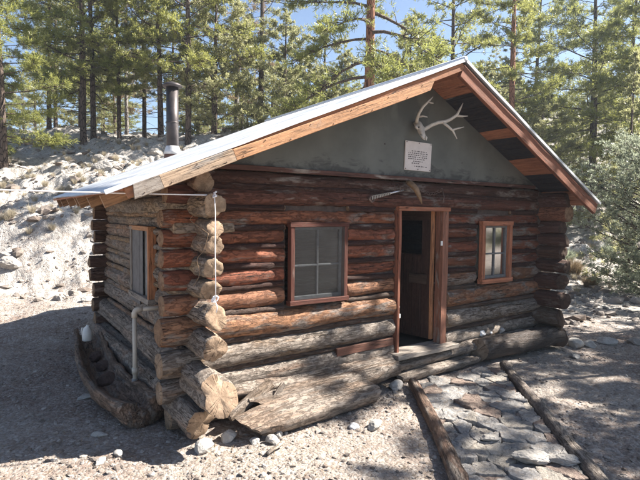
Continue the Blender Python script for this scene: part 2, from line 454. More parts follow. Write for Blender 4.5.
M['glass'] = glass_mat('window_glass', .04, (.2, .2, .2))
M['dustglass'] = glass_mat('dusty_window_glass', .03, (.16, .16, .17))
M['screen'] = glass_mat('insect_screen_mesh', .11, (.07, .075, .08))
M['plasticfilm'] = glass_mat('milky_plastic_film', .7, (.38, .37, .35))

# ------------------------------------------------------------------ camera
R3 = Matrix(((0.8256376, -0.0206696, 0.5638221), (-0.5640865, -0.0503581, 0.8241787), (0.0113575, -0.9985173, -0.0532370)))
CAM = Vector((-1.56, -4.07, 1.9))
cd = bpy.data.cameras.new('camera'); cam = bpy.data.objects.new('camera', cd); COL.objects.link(cam)
cd.sensor_width = 36; cd.lens = 27.62; cd.clip_end = 3000; cd.clip_start = .05
mw = (R3 @ Matrix(((1, 0, 0), (0, -1, 0), (0, 0, -1)))).to_4x4(); mw.translation = CAM
cam.matrix_world = mw; sc.camera = cam

# ------------------------------------------------------------------ terrain
FW = (.564, .826); RT = (.826, -.564)
def ds(x, y):
    x = x-CAM.x; y = y-CAM.y
    return x*FW[0]+y*FW[1], x*RT[0]+y*RT[1]
def dsw(d, s): return CAM.x+d*FW[0]+s*RT[0], CAM.y+d*FW[1]+s*RT[1]
_g = rs.rand(256, 256)
def vn(x, y):
    xi = np.floor(x).astype(int); yi = np.floor(y).astype(int); fx = x-xi; fy = y-yi
    fx = fx*fx*(3-2*fx); fy = fy*fy*(3-2*fy)
    a = _g[xi % 256, yi % 256]; b = _g[(xi+1) % 256, yi % 256]; c = _g[xi % 256, (yi+1) % 256]; e = _g[(xi+1) % 256, (yi+1) % 256]
    return (a*(1-fx)+b*fx)*(1-fy)+(c*(1-fx)+e*fx)*fy-.5
def ss(a, b, x):
    t = np.clip((x-a)/(b-a), 0, 1); return t*t*(3-2*t)
def height(x, y):
    x = np.asarray(x, float); y = np.asarray(y, float)
    d, s = ds(x, y)
    d0 = 6.9+ss(-4.2, 0, s)*6.4
    t = np.maximum(0, d-d0)
    left = np.interp(t, [0, 1, 2.5, 12.5, 15, 23, 60, 400], [0, .30, .62, 4.9, 5.5, 5.8, 7, 12])
    right = np.interp(t, [0, 2, 8, 40, 80, 400], [0, .25, 1.7, 12.0, 22, 24])
    w = ss(-3, 6, s*12/np.maximum(12, d))
    h = left*(1-w)+right*w
    amp = ss(0, 4, t)
    h = h+amp*(1.0*vn(x*.22+9, y*.22)+.5*vn(x*.6, y*.6+7)+.26*vn(x*1.5, y*1.5)+.16*vn(x*4, y*4)+.08*vn(x*10, y*10))
    # ledges of outcrop on the slope
    q = h*1.3+vn(x*.5, y*.5)*1.2
    h = h+amp*.07*np.sin(q*6.28)
    h = h+.03*vn(x*1.3, y*1.3)+.016*vn(x*4.1, y*4.1)+.012*vn(x*11, y*11)+.006*vn(x*27, y*27)
    return h
def gz(x, y): return float(height(x, y))

def make_ground():
    na = 900
    ang = np.concatenate([np.linspace(-.72, .72, 700), np.linspace(.72, 2*math.pi-.72, 142)[1:-1]])
    na = len(ang)
    r = np.concatenate([[.15, .5, 1.0, 1.5, 2.0], np.geomspace(2.3, 60, 430), np.geomspace(62, 330, 26)])
    A, Rr = np.meshgrid(ang, r)
    d = Rr*np.cos(A); s = Rr*np.sin(A)
    X = CAM.x+d*FW[0]+s*RT[0]; Y = CAM.y+d*FW[1]+s*RT[1]
    Z = height(X, Y)
    V = np.stack([X, Y, Z], -1).reshape(-1, 3)
    nr = len(r)
    i, j = np.meshgrid(np.arange(nr-1), np.arange(na), indexing='ij')
    k = (j+1) % na
    F = np.stack([i*na+j, i*na+k, (i+1)*na+k, (i+1)*na+j], -1).reshape(-1, 4)[:, ::-1]
    V = np.vstack([V, [[CAM.x, CAM.y, gz(CAM.x, CAM.y)]]])
    jj = np.arange(na); T = np.stack([np.full(na, len(V)-1), (jj+1) % na, jj], -1)[:, ::-1]
    me = mesh_np('ground', V, [F, T], M['ground'], smooth=True)
    # make sure normals look up
    if me.polygons[0].normal.z < 0: me.flip_normals()
    return tag(link('ground', me), kind='structure')
make_ground()

# ico rock template
t_ = (1+5**.5)/2
ICO = np.array([(-1, t_, 0), (1, t_, 0), (-1, -t_, 0), (1, -t_, 0), (0, -1, t_), (0, 1, t_), (0, -1, -t_), (0, 1, -t_), (t_, 0, -1), (t_, 0, 1), (-t_, 0, -1), (-t_, 0, 1)])/1.9
ICF = np.array([(0, 11, 5), (0, 5, 1), (0, 1, 7), (0, 7, 10), (0, 10, 11), (1, 5, 9), (5, 11, 4), (11, 10, 2), (10, 7, 6), (7, 1, 8), (3, 9, 4), (3, 4, 2), (3, 2, 6), (3, 6, 8), (3, 8, 9), (4, 9, 5), (2, 4, 11), (6, 2, 10), (8, 6, 7), (9, 8, 1)])
def blocked(x, y):
    inc = (x > -.22) & (x < 5.35) & (y > -.12) & (y < 3.85)
    pl = 2.3+(y+.29)*(2.3-1.18)/(-.29+1.78); pr = 3.73+(y+.46)*(3.73-2.05)/(-.46+2.32)
    path = (x > pl-.03) & (x < pr+.03) & (y < 0) & (y > -3.5)
    return inc | path
def scatter_rocks(name, n, dmin, dmax, smin, smax, power, label, mat, smaxang=.75, sink=.25, flat=.7, clump=True):
    d = np.exp(rs.uniform(math.log(dmin), math.log(dmax), n)); a = rs.uniform(-smaxang, smaxang, n)
    s = d*np.tan(a); x = CAM.x+d*FW[0]+s*RT[0]; y = CAM.y+d*FW[1]+s*RT[1]
    keep = ~blocked(x, y)
    if clump: keep &= (vn(x*.9+30, y*.9)+vn(x*3, y*3+5)*.6+rs.uniform(-.45, .6, n)) > -.05
    x = x[keep]; y = y[keep]; d = d[keep]; n = len(x)
    size = smin*(smax/smin)**(rs.rand(n)**power)
    size = np.maximum(size, d*.0011)
    z = height(x, y)
    V = ICO[None]*(1+rs.uniform(-.32, .25, (n, 12, 1)))
    V = V*np.stack([rs.uniform(.7, 1.5, n), rs.uniform(.6, 1.1, n), rs.uniform(.35, flat, n)], -1)[:, None]
    th = rs.uniform(0, 6.28, n); c, s_ = np.cos(th), np.sin(th)
    tl = rs.uniform(-.4, .4, n)
    V[..., 2] += V[..., 0]*tl[:, None]
    Vx = V[..., 0]*c[:, None]-V[..., 1]*s_[:, None]; Vy = V[..., 0]*s_[:, None]+V[..., 1]*c[:, None]
    V = np.stack([Vx, Vy, V[..., 2]], -1)*size[:, None, None]
    V += np.stack([x, y, z+size*(.35-sink)], -1)[:, None]
    F = (ICF[None]+np.arange(n)[:, None, None]*12).reshape(-1, 3)
    return tag(link(name, mesh_np(name, V.reshape(-1, 3), F, mat, smooth=False)), label, 'gravel', kind='stuff')
scatter_rocks('gravel', 60000, 2.3, 16, .0045, .030, 2.8, 'pale limestone gravel scattered over the yard around the cabin', M['gravel'])
scatter_rocks('rubble', 20000, 8.5, 40, .018, .17, 2.8, 'loose pale rock rubble covering the slope behind the cabin', M['gravel'], flat=.9)

# litter: dry needles and twigs
def litter():
    n = 9000
    d = np.exp(rs.uniform(math.log(2.4), math.log(14), n)); a = rs.uniform(-.7, .7, n); s = d*np.tan(a)
    x = CAM.x+d*FW[0]+s*RT[0]; y = CAM.y+d*FW[1]+s*RT[1]; k = ~blocked(x, y); x = x[k]; y = y[k]; n = len(x)
    z = height(x, y)+.006; th = rs.uniform(0, 6.28, n); L = rs.uniform(.02, .09, n); w = rs.uniform(.001, .003, n)
    c = np.cos(th); s = np.sin(th); h = rs.uniform(-.006, .02, n)
    P = np.stack([x, y, z], -1)
    a1 = P+np.stack([-s*w, c*w, h*0], -1); a2 = P-np.stack([-s*w, c*w, h*0], -1); a3 = P+np.stack([c*L, s*L, h], -1)
    V = np.stack([a1, a2, a3], 1).reshape(-1, 3); F = np.arange(3*n).reshape(-1, 3)
    tag(link('pine_litter', mesh_np('pine_litter', V, F, M['needle_brown'])), 'dry fallen needles and twigs strewn on the gravel yard', 'litter', kind='stuff')
litter()

# single rocks
def rock_mesh(name, size, mat, seed, sub=3, squash=(1, 1, .6), rough=.35):
    bm = bmesh.new(); bmesh.ops.create_icosphere(bm, subdivisions=sub, radius=1)
    o = Vector((seed*3.7, seed*1.3, seed*.77))
    planes = [(Vector((math.cos(i*2.4+seed), math.sin(i*2.4+seed), ((i*37+seed*13) % 10)/5-1)).normalized(), .62+((i*29+seed*7) % 10)/28) for i in range(9)]
    for v in bm.verts:
        p = v.co.normalized(); r = 1.0
        for nrm, dist in planes:
            q = p.dot(nrm)
            if q > .01: r = min(r, dist/q)
        r *= 1+.18*rough*noise.noise(p*2+o)+.14*rough*noise.noise(p*6+o)+.07*rough*noise.noise(p*14+o)
        v.co = Vector((p.x*r*squash[0], p.y*r*squash[1], p.z*r*squash[2]))*size
    me = bpy.data.meshes.new(name); bm.to_mesh(me); bm.free(); me.materials.append(mat)
    return me
ROCKS = [
 # x, y, size, squash, rz, mat, label
 (-.15, -.40, .085, (1.3, .9, .8), .4, 'rock', 'lumpy pale rock on the gravel below the front left corner log'),
 (1.277, -.825, .085, (1.2, .8, .5), .3, 'rock', 'flat grey stone on gravel left of the path pole'),
 (1.12, -.72, .05, (1.2, 1, .6), 1.3, 'whiterock', 'small white stone in gravel left of the path'),
 (-.869, -.161, .05, (1.2, .7, .5), .8, 'rock', 'left of two small pale stones in shade at bottom left'),
 (-.74, -.13, .045, (1.0, .8, .6), 1.8, 'rock', 'right of two small pale stones in shade at bottom left'),
 (-.724, 1.304, .075, (1.5, .8, .35), .2, 'rock', 'flat pale stone beside the hollow log trough'),
 (-.80, .305, .055, (1.5, .7, .4), 2.4, 'rock', 'small flat stone in the shaded yard left of the trough end'),
 (.09, -.33, .075, (1.1, .9, .8), .5, 'rock', 'grey stone under the chopped end of the split log'),
 (.38, -.58, .06, (1.2, .9, .8), 2.2, 'rock', 'rounded tan stone in front of the split log tip'),
 (.47, -.50, .05, (1, .9, .8), 1.2, 'rock', 'small tan stone just under the split log'),
 (.25, -.50, .05, (1, .9, .7), .2, 'rock', 'small brown stone at the pointed tip of the split log'),
 (5.526, -.339, .13, (1.2, .9, .7), .3, 'rock', 'grey stone at the right end of the dark hollow log'),
 (5.75, -.42, .11, (1.3, .8, .6), 1.0, 'rock', 'grey stone second in the row right of the cabin'),
 (6.15, -.50, .13, (1.3, .9, .5), 2.0, 'rock', 'flat stone third in the row right of the cabin'),
 (6.5, -.72, .12, (1.2, .9, .5), .7, 'gravel', 'brownish stone last in the row right of the cabin'),
 (5.0, -.62, .07, (1.4, .9, .5), .9, 'rock', 'small pale stone in front of the dark hollow log'),
 (2.12, -.20, .09, (1.2, .8, .7), .3, 'rock', 'dark grey stone propping the left end of the step log'),
 (-.1, 5.2, .10, (1.2, 1, .6), .2, 'rock', 'round pale rock on sunlit ground behind the back corner'),
]
GR = 'loose stones around the cabin'
for i, (x, y, sz, sq, rz, mt, lab) in enumerate(ROCKS):
    o = link('rock', rock_mesh('rock', sz, M[mt], i+1, 3, sq)); o.location = (x, y, gz(x, y)+sz*sq[2]*.45); o.rotation_euler = (0, 0, rz)
    tag(o, lab, 'rock', GR)
HB = [(9.8, -6.2, .30, 'pale boulder on the slope at the far left, lower one'), (12.5, -4.3, .33, 'big block of pale rock on the slope left of the eave'), (13.2, -7.2, .40, 'wide boulder beside the foot of the leftmost pine'),
      (15.5, -6.8, .5, 'grey outcrop block halfway up the left slope'), (14.6, -5.3, .45, 'dark shaded outcrop block in the middle of the left slope'), (16.3, -4.6, .42, 'outcrop block on the slope just above the left eave'), (12.9, -5.7, .28, 'small pale boulder in the middle of the left slope'),
      (17.6, -5.9, .45, 'pale outcrop near the top of the left slope'), (11.2, -4.2, .2, 'small pale boulder standing near the back corner of the cabin'), (16.9, -7.6, .36, 'grey boulder near the top of the slope at far left')]
for i, (d, s, sz, lab) in enumerate(HB):
    x, y = dsw(d, s); o = link('boulder', rock_mesh('boulder', sz*.62, M['rock'], i+40, 4, (1.3, 1, .75), .6)); o.location = (x, y, gz(x, y)+.02*sz); o.rotation_euler = (.1, .15, i*1.7)
    tag(o, lab, 'boulder', 'boulders on the rocky slope behind the cabin')

# ------------------------------------------------------------------ cabin
cabin = empty('log_cabin')
tag(cabin, 'one-room log cabin with grey gable, open door and low metal roof', 'cabin')
RED = (.255, .092, .05); RED2 = (.17, .06, .04); BRN = (.30, .15, .082); GRY = (.235, .16, .108); BEI = (.36, .265, .185)
def tn(c, w, j=.12):
    f = 1+rnd.uniform(-j, j); return (c[0]*f, c[1]*f*(1+rnd.uniform(-.06, .06)), c[2]*f, w)
LM = [M['log'], M['log_end']]; OM = [M['old'], M['old_end']]
sd = [100]
def log(parent, p0, p1, r0, r1, tint, mats=LM, name='log', **kw):
    sd[0] += 1; mb = MB(); log_mb(mb, p0, p1, r0, r1, tint, seed=sd[0], **kw)
    return mb.build(name, mats, parent)
YF = .11
# front wall
fw_mud = MB()
front = None
WIN1 = (.86, 1.58, .99, 1.79); WIN2 = (3.74, 4.40, 1.02, 1.83); DOOR = (2.29, 3.12, .33, 2.00)
def wall_sheet(name, boxes, mat, parent):
    bm = bmesh.new()
    for (x0, x1, y0, y1, z0, z1) in boxes:
        r = bmesh.ops.create_cube(bm, size=1)
        for v in r['verts']: v.co = Vector(((v.co.x+.5)*(x1-x0)+x0, (v.co.y+.5)*(y1-y0)+y0, (v.co.z+.5)*(z1-z0)+z0))
    me = bpy.data.meshes.new(name); bm.to_mesh(me); bm.free(); me.materials.append(mat)
    return link(name, me, parent)
a, b, c1, c2 = WIN1; e, f, g1, g2 = WIN2; p, q, h1, h2 = DOOR
front = wall_sheet('front_wall', [(-.02, a, .075, .145, 0, 2.28), (a, b, .0752, .1452, 0, c1), (a, b, .0752, .1452, c2, 2.28), (b, p, .075, .145, 0, 2.28), (p, q, .0752, .1452, 0, h1-.03), (p, q, .0752, .1452, h2, 2.26),
                   (q, e, .075, .145, 0, 2.28), (e, f, .0752, .1452, 0, g1), (e, f, .0752, .1452, g2, 2.28), (f, 5.08, .075, .145, 0, 2.26)], M['mud'], cabin)
# rows of front logs: z, r, colour, weather
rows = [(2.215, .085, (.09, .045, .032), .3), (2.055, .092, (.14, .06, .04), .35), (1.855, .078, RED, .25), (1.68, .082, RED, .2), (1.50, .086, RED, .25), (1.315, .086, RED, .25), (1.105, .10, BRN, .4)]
def stubx(z): return -.33 if z > 1.0 else -.36
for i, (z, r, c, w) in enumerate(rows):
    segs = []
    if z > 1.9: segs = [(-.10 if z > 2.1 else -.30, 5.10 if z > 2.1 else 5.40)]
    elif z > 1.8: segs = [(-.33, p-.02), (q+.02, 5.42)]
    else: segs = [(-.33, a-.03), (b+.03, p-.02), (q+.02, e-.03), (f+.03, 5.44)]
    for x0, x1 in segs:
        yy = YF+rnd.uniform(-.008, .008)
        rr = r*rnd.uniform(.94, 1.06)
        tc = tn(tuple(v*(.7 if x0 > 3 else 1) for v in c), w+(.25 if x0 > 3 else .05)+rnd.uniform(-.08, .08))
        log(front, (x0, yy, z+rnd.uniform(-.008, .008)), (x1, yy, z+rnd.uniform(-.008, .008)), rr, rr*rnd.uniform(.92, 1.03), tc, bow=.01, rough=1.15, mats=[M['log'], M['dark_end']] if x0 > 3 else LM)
low = [(.865, .115, BRN, .5), (.60, .115, GRY, .75), (.36, .10, GRY, .8)]
for i, (z, r, c, w) in enumerate(low):
    for x0, x1 in ((-.36, p-.02), (q+.02, 5.42)):
        yy = YF-.02
        log(front, (x0, yy, z), (x1, yy, z+.01), r*1.06, r*.96, tn(c, w), bow=.02, rough=1.3, mats=LM if i == 0 else OM)
log(front, (-.28, .10, .12), (5.35, .10, .12), .11, .12, tn(GRY, .8), mats=OM, rough=1.4)
# thin chinking poles between logs
zs = sorted([r_[0] for r_ in rows]+[.865, .60, .36])
for k_ in range(len(zs)-1):
    z = (zs[k_]+zs[k_+1])/2
    segs = [(-.05, 5.15)] if z > 2.05 or z < .4 else ([(-.05, a-.03), (b+.03, p-.02), (q+.02, e-.03), (f+.03, 5.15)] if z > .97 else [(-.05, p-.02), (q+.02, 5.15)])
    for x0, x1 in segs:
        log(front, (x0, .055, z+rnd.uniform(-.01, .01)), (x1, .055, z+rnd.uniform(-.01, .01)), .03, .03, tn((.055, .026, .02) if z > 1.2 else (.09, .065, .05), .25), n=12, name='chinking_pole')
# red-brown plank under the left low logs
mb = MB(); board_mb(mb, (1.45, .004, .455), (2.24, .004, .465), .085, .03, tint=(.13, .06, .042, .2), seed=3); mb.build('chinking_board', M['board'], front)

# left side wall
side = wall_sheet('side_wall', [(-.035, .035, .02, 1.14, 0, 2.25), (-.0352, .0352, 1.14, 1.94, 0, .98), (-.0352, .0352, 1.14, 1.94, 1.70, 2.25), (-.035, .035, 1.94, 3.6, 0, 2.25)], M['mud'], cabin)
srows = [(2.15, .095, BEI, .55, -.05), (1.965, .105, BEI, .6, -.30), (1.77, .078, BEI, .6, -.27), (1.63, .082, BEI, .6, -.29), (1.445, .09, BEI, .6, -.28), (1.265, .088, BEI, .65, -.26), (1.035, .105, BEI, .65, -.30), (.785, .115, BEI, .7, -.33)]
for z, r, c, w, y0 in srows:
    segs = [(y0, 3.82)] if (z > 1.75 or z < .95) else [(y0, 1.10), (1.98, 3.82)]
    for j, (s0, s1) in enumerate(segs):
        xo = -.02+rnd.uniform(-.015, .015)
        log(side, (xo, s0, z), (xo-.03*(1-z/2.2), s1, z+rnd.uniform(-.02, .02)), r, r*rnd.uniform(.88, .98), tn(c, w), mats=OM, bow=.02, rough=1.35, hew=.25, cut0=(rnd.uniform(-.2, .2), rnd.uniform(-.25, .25)))
# lowest logs: chopped ends sticking far out
log(side, (-.07, -.52, .47), (-.12, 3.9, .50), .15, .12, tn((.44, .36, .27), .8), mats=OM, hew=.5, cut0=(-.2, .7), rough=1.2)
log(side, (-.13, -.32, .20), (-.20, 3.9, .17), .16, .14, tn((.36, .27, .19), .7), mats=OM, hew=.5, cut0=(.3, -.4), rough=1.2)
for z in (1.87, 1.70, 1.54, 1.355, 1.15, .91, .63):
    segs = [(.1, 3.5)] if (z > 1.8 or z < .95) else [(.1, 1.10), (1.98, 3.5)]
    for s0, s1 in segs: log(side, (-.075, s0, z), (-.085, s1, z), .035, .03, tn((.34, .22, .13), .5), mats=OM, n=12, name='chinking_pole')
# X stubs of the front wall are the front logs themselves; add upper ones hidden behind the rope log
log(front, (-.24, .10, 1.765), (.30, .10, 1.765), .07, .07, tn(BEI, .5), mats=OM)

# right side and back walls
right = wall_sheet('right_wall', [(5.06, 5.12, .02, 3.6, 0, 2.25)], M['mud'], cabin)
log(right, (5.19, -.36, 1.95), (5.13, 3.85, 1.95), .125, .11, (.28, .13, .08, .1), rough=.8)
for z, r in ((2.13, .10), (1.74, .085), (1.57, .085), (1.39, .09), (1.20, .09), (.97, .11), (.72, .11), (.46, .12), (.18, .13)):
    y0 = -.27+rnd.uniform(-.07, .05)
    log(right, (5.15, y0-.04, z), (5.13, 3.85, z), r*1.12, r, tn((.115, .065, .05) if z > .6 else (.15, .115, .09), .3), hew=.3, cut0=(rnd.uniform(-.3, .3), rnd.uniform(-.3, .3)), mats=[M['log'], M['dark_end']])
back = wall_sheet('back_wall', [(0, 5.1, 3.62, 3.68, 0, 2.2)], M['mud'], cabin)
for z, r in ((2.12, .09), (1.98, .09), (1.86, .08), (1.70, .08), (1.53, .085), (1.36, .085), (1.17, .09), (.98, .10), (.76, .11), (.54, .11), (.32, .11), (.1, .11)):
    log(back, (-.27+rnd.uniform(-.05, .04), 3.65, z), (5.4, 3.65, z), r, r*.95, tn((.16, .10, .075), .4), hew=.3, step=.1)

# gable panels
def prism(name, outline, y0, y1, mat, parent):
    bm = bmesh.new(); A = [bm.verts.new((x, y0, z)) for x, z in outline]; B = [bm.verts.new((x, y1, z)) for x, z in outline]
    bm.faces.new(A); bm.faces.new(B[::-1]); n = len(A)
    for i in range(n): bm.faces.new((A[i], B[i], B[(i+1) % n], A[(i+1) % n]))
    bmesh.ops.recalc_face_normals(bm, faces=bm.faces)
    me = bpy.data.meshes.new(name); bm.to_mesh(me); bm.free(); me.materials.append(mat)
    return link(name, me, parent)
RX = 2.64; RZ = 3.48      # underside of the sheathing at the ridge
SLP = {-1: .426, 1: .492}
def und(x): return RZ-SLP[-1 if x < RX else 1]*abs(x-RX)
gx0 = -.02; gx1 = RX+(RZ-2.295)/SLP[1]
prism('gable_panel', [(gx0, 2.295), (gx1, 2.295), (RX, RZ-.003), (gx0, und(gx0)-.003)], .03, .06, M['gable'], cabin)
prism('gable_panel', [(gx0, 2.295), (gx1, 2.295), (RX, RZ-.003), (gx0, und(gx0)-.003)], 3.64, 3.67, M['gable'], cabin)
mb = MB(); board_mb(mb, (gx0+.12, .022, 2.312), (gx1-.12, .022, 2.312), .045, .05, tint=(.10, .05, .04, .3), seed=9, warp=.004); mb.build('gable_trim', M['board'], cabin)

# roof: sheathing boards, rafters, fascia, metal
Y0, Y1 = -.56, 3.80; XL, XR = -.74, 5.60
def xe(y): return -.86+max(0, y+.4)*.030     # the metal's left edge
def yf(x): return Y0+(max(0, RX-x)/3.5*.16)      # the front edge of the left slope runs back towards the eave
TH = {k: math.atan(v) for k, v in SLP.items()}; th = TH[-1]
dn = {k: Vector((k*math.cos(TH[k]), 0, -math.sin(TH[k]))) for k in (-1, 1)}
nrm = {k: Vector((k*math.sin(TH[k]), 0, math.cos(TH[k]))) for k in (-1, 1)}
roof = empty('roof', parent=cabin)
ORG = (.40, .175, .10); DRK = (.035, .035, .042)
for sgn in (-1, 1):
    Ls = ((RX-XL) if sgn < 0 else (XR-RX))/math.cos(th)
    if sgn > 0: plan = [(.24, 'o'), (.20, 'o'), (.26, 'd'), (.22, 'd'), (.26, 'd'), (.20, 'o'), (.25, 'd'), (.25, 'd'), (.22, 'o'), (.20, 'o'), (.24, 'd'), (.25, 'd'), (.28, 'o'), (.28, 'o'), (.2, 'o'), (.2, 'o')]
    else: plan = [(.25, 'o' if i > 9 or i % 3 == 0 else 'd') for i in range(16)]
    t = .0; i = 0
    while t < Ls-.06:
        w, k_ = plan[min(i, len(plan)-1)]; w = min(w, Ls-t)
        cpt = Vector((RX, 0, RZ))+dn[sgn]*(t+w/2)+nrm[sgn]*.012
        mb = MB(); y1j = Y1
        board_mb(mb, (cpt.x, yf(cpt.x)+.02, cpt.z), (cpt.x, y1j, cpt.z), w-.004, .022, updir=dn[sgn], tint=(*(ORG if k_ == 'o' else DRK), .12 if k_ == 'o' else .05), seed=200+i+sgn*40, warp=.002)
        o = mb.build('soffit_board', M['board'], roof)
        if k_ == 'o': o['label'] = 'orange new sheathing board'
        t += w; i += 1
    # rafters under the sheathing
    for yy in (.28, .90, 1.5, 2.1, 2.7, 3.3, 3.69):
        a_ = Vector((RX+sgn*.02, yy, RZ))-nrm[sgn]*.058; b_ = a_+dn[sgn]*(Ls-.04+(.06 if sgn < 0 and yy < 2 else 0))
        mb = MB(); board_mb(mb, a_, b_, .11, .045, updir=nrm[sgn], tint=(.34, .20, .11, .2), seed=300+int(yy*10)); mb.build('rafter', M['board'], roof)
# metal sheets (corrugated)
def corr(sgn):
    Ls = ((RX-XL) if sgn < 0 else (XR-RX))/math.cos(th)+.03
    ny = 420; nx = 8
    V = []; 
    for i in range(nx+1):
        for j in range(ny+1):
            yfr = yf(RX+dn[sgn].x*Ls*i/nx)-.03
            y = yfr+(Y1+.03-yfr)*j/ny
            t = (Ls if sgn > 0 else (RX-xe(y))/math.cos(TH[-1]))*i/nx
            h = .045+.008*math.sin(y*2*math.pi/.068)+.003*noise.noise((t*2, y*2, sgn))
            pnt = Vector((RX, y, RZ))+dn[sgn]*t+nrm[sgn]*h; V.append(pnt)
    n1 = len(V)
    V += [v-nrm[sgn]*.002 for v in V]
    i, j = np.meshgrid(np.arange(nx), np.arange(ny), indexing='ij'); b0 = i*(ny+1)+j
    F = np.stack([b0, b0+1, b0+ny+2, b0+ny+1], -1).reshape(-1, 4)
    if sgn > 0: F = F[:, ::-1]
    F2 = F[:, ::-1]+n1
    # rim
    rim = [k for k in range(ny+1)]+[(r_)*(ny+1)+ny for r_ in range(1, nx+1)]+[nx*(ny+1)+k for k in range(ny-1, -1, -1)]+[r_*(ny+1) for r_ in range(nx-1, 0, -1)]
    rim = np.array(rim); rn = np.roll(rim, -1)
    F3 = np.stack([rim, rim+n1, rn+n1, rn], -1)
    me = mesh_np('metal_sheet', np.array([tuple(v) for v in V]), [F, F2, F3], M['roof'], smooth=True)
    return link('metal_sheet', me, roof)
corr(-1); corr(1)
# front edge folded trim (right slope greyish, left slope bright)
for sgn in (-1, 1):
    Ls = ((RX-XL) if sgn < 0 else (XR-RX))/math.cos(th)+.03
    a_ = Vector((RX, Y0-.037, RZ))+nrm[sgn]*.043; mb = MB(); e_ = a_+dn[sgn]*(Ls if sgn > 0 else (RX+.855)/math.cos(TH[-1])); e_.y = yf(e_.x)-.037
    board_mb(mb, a_, e_, .034, .008, updir=nrm[sgn], tint=(.5, .5, .5, 0), seed=5, warp=.004, bev=.002); mb.build('metal_edge_trim', M['roof'], roof)
mb = MB(); tube_mb(mb, [(RX, Y0-.04, RZ+.058), (RX, Y1+.03, RZ+.058)], .03, 10); mb.build('ridge_cap', M['roof'], roof)
# barge rafters behind the edge
for sgn in (-1, 1):
    Ls = ((RX-XL) if sgn < 0 else (XR-RX))/math.cos(th)
    a_ = Vector((RX+sgn*.01, Y0+.005, RZ))-nrm[sgn]*(.012 if sgn < 0 else .065)
    mb = MB(); e_ = a_+dn[sgn]*(Ls-.02); e_.y = yf(e_.x)+.005
    board_mb(mb, a_, e_, .085 if sgn < 0 else .15, .045, updir=nrm[sgn], tint=(.24, .10, .06, .15) if sgn > 0 else (.34, .16, .085, .1), seed=60+sgn, tip1=0)
    mb.build('barge_rafter', M['board'], roof)
# pale nailed barge boards on the left slope
def pt(x, off): 
    return Vector((x, yf(x)-.036, und(x)))-nrm[-1]*off
for (xa_, oa_, xb_, ob_, wd_, ti_, lb_, tp_) in ((-.69, .022, -.50, .024, .105, (.30, .25, .20, .8), 'greyed end piece of the barge board at the left eave', 0), (-.497, .024, .06, .030, .10, (.45, .33, .23, .45), 'pale weathered piece of the barge board', 0), (.064, .030, 2.14, .075, .092, (.50, .27, .14, .15), 'orange pine barge board', .10)):
    mb = MB(); board_mb(mb, pt(xa_, oa_), pt(xb_, ob_), wd_, .024, updir=nrm[-1], tint=ti_, seed=71+int(xb_*9), tip0=.03 if xa_ < -.6 else 0, tip1=tp_); o = mb.build('barge_board', M['board'], roof); o['label'] = lb_
    q_ = 0
    while True:
        xx = xa_+.06+q_*.21; q_ += 1
        if xx > xb_-.05: break
        f_ = (xx-xa_)/(xb_-xa_); c_ = pt(xx, oa_+(ob_-oa_)*f_+(.03 if q_ % 2 else -.03))+Vector((0, -.011, 0))
        mb = MB(); tube_mb(mb, [c_, c_+Vector((0, -.006, 0))], .0045, 6); mb.build('nail', M['rust'], o)
# floor + doorstep
wall = wall_sheet('floor', [(.05, 5.05, .12, 3.6, .24, .30)], M['dirtfloor'], cabin)
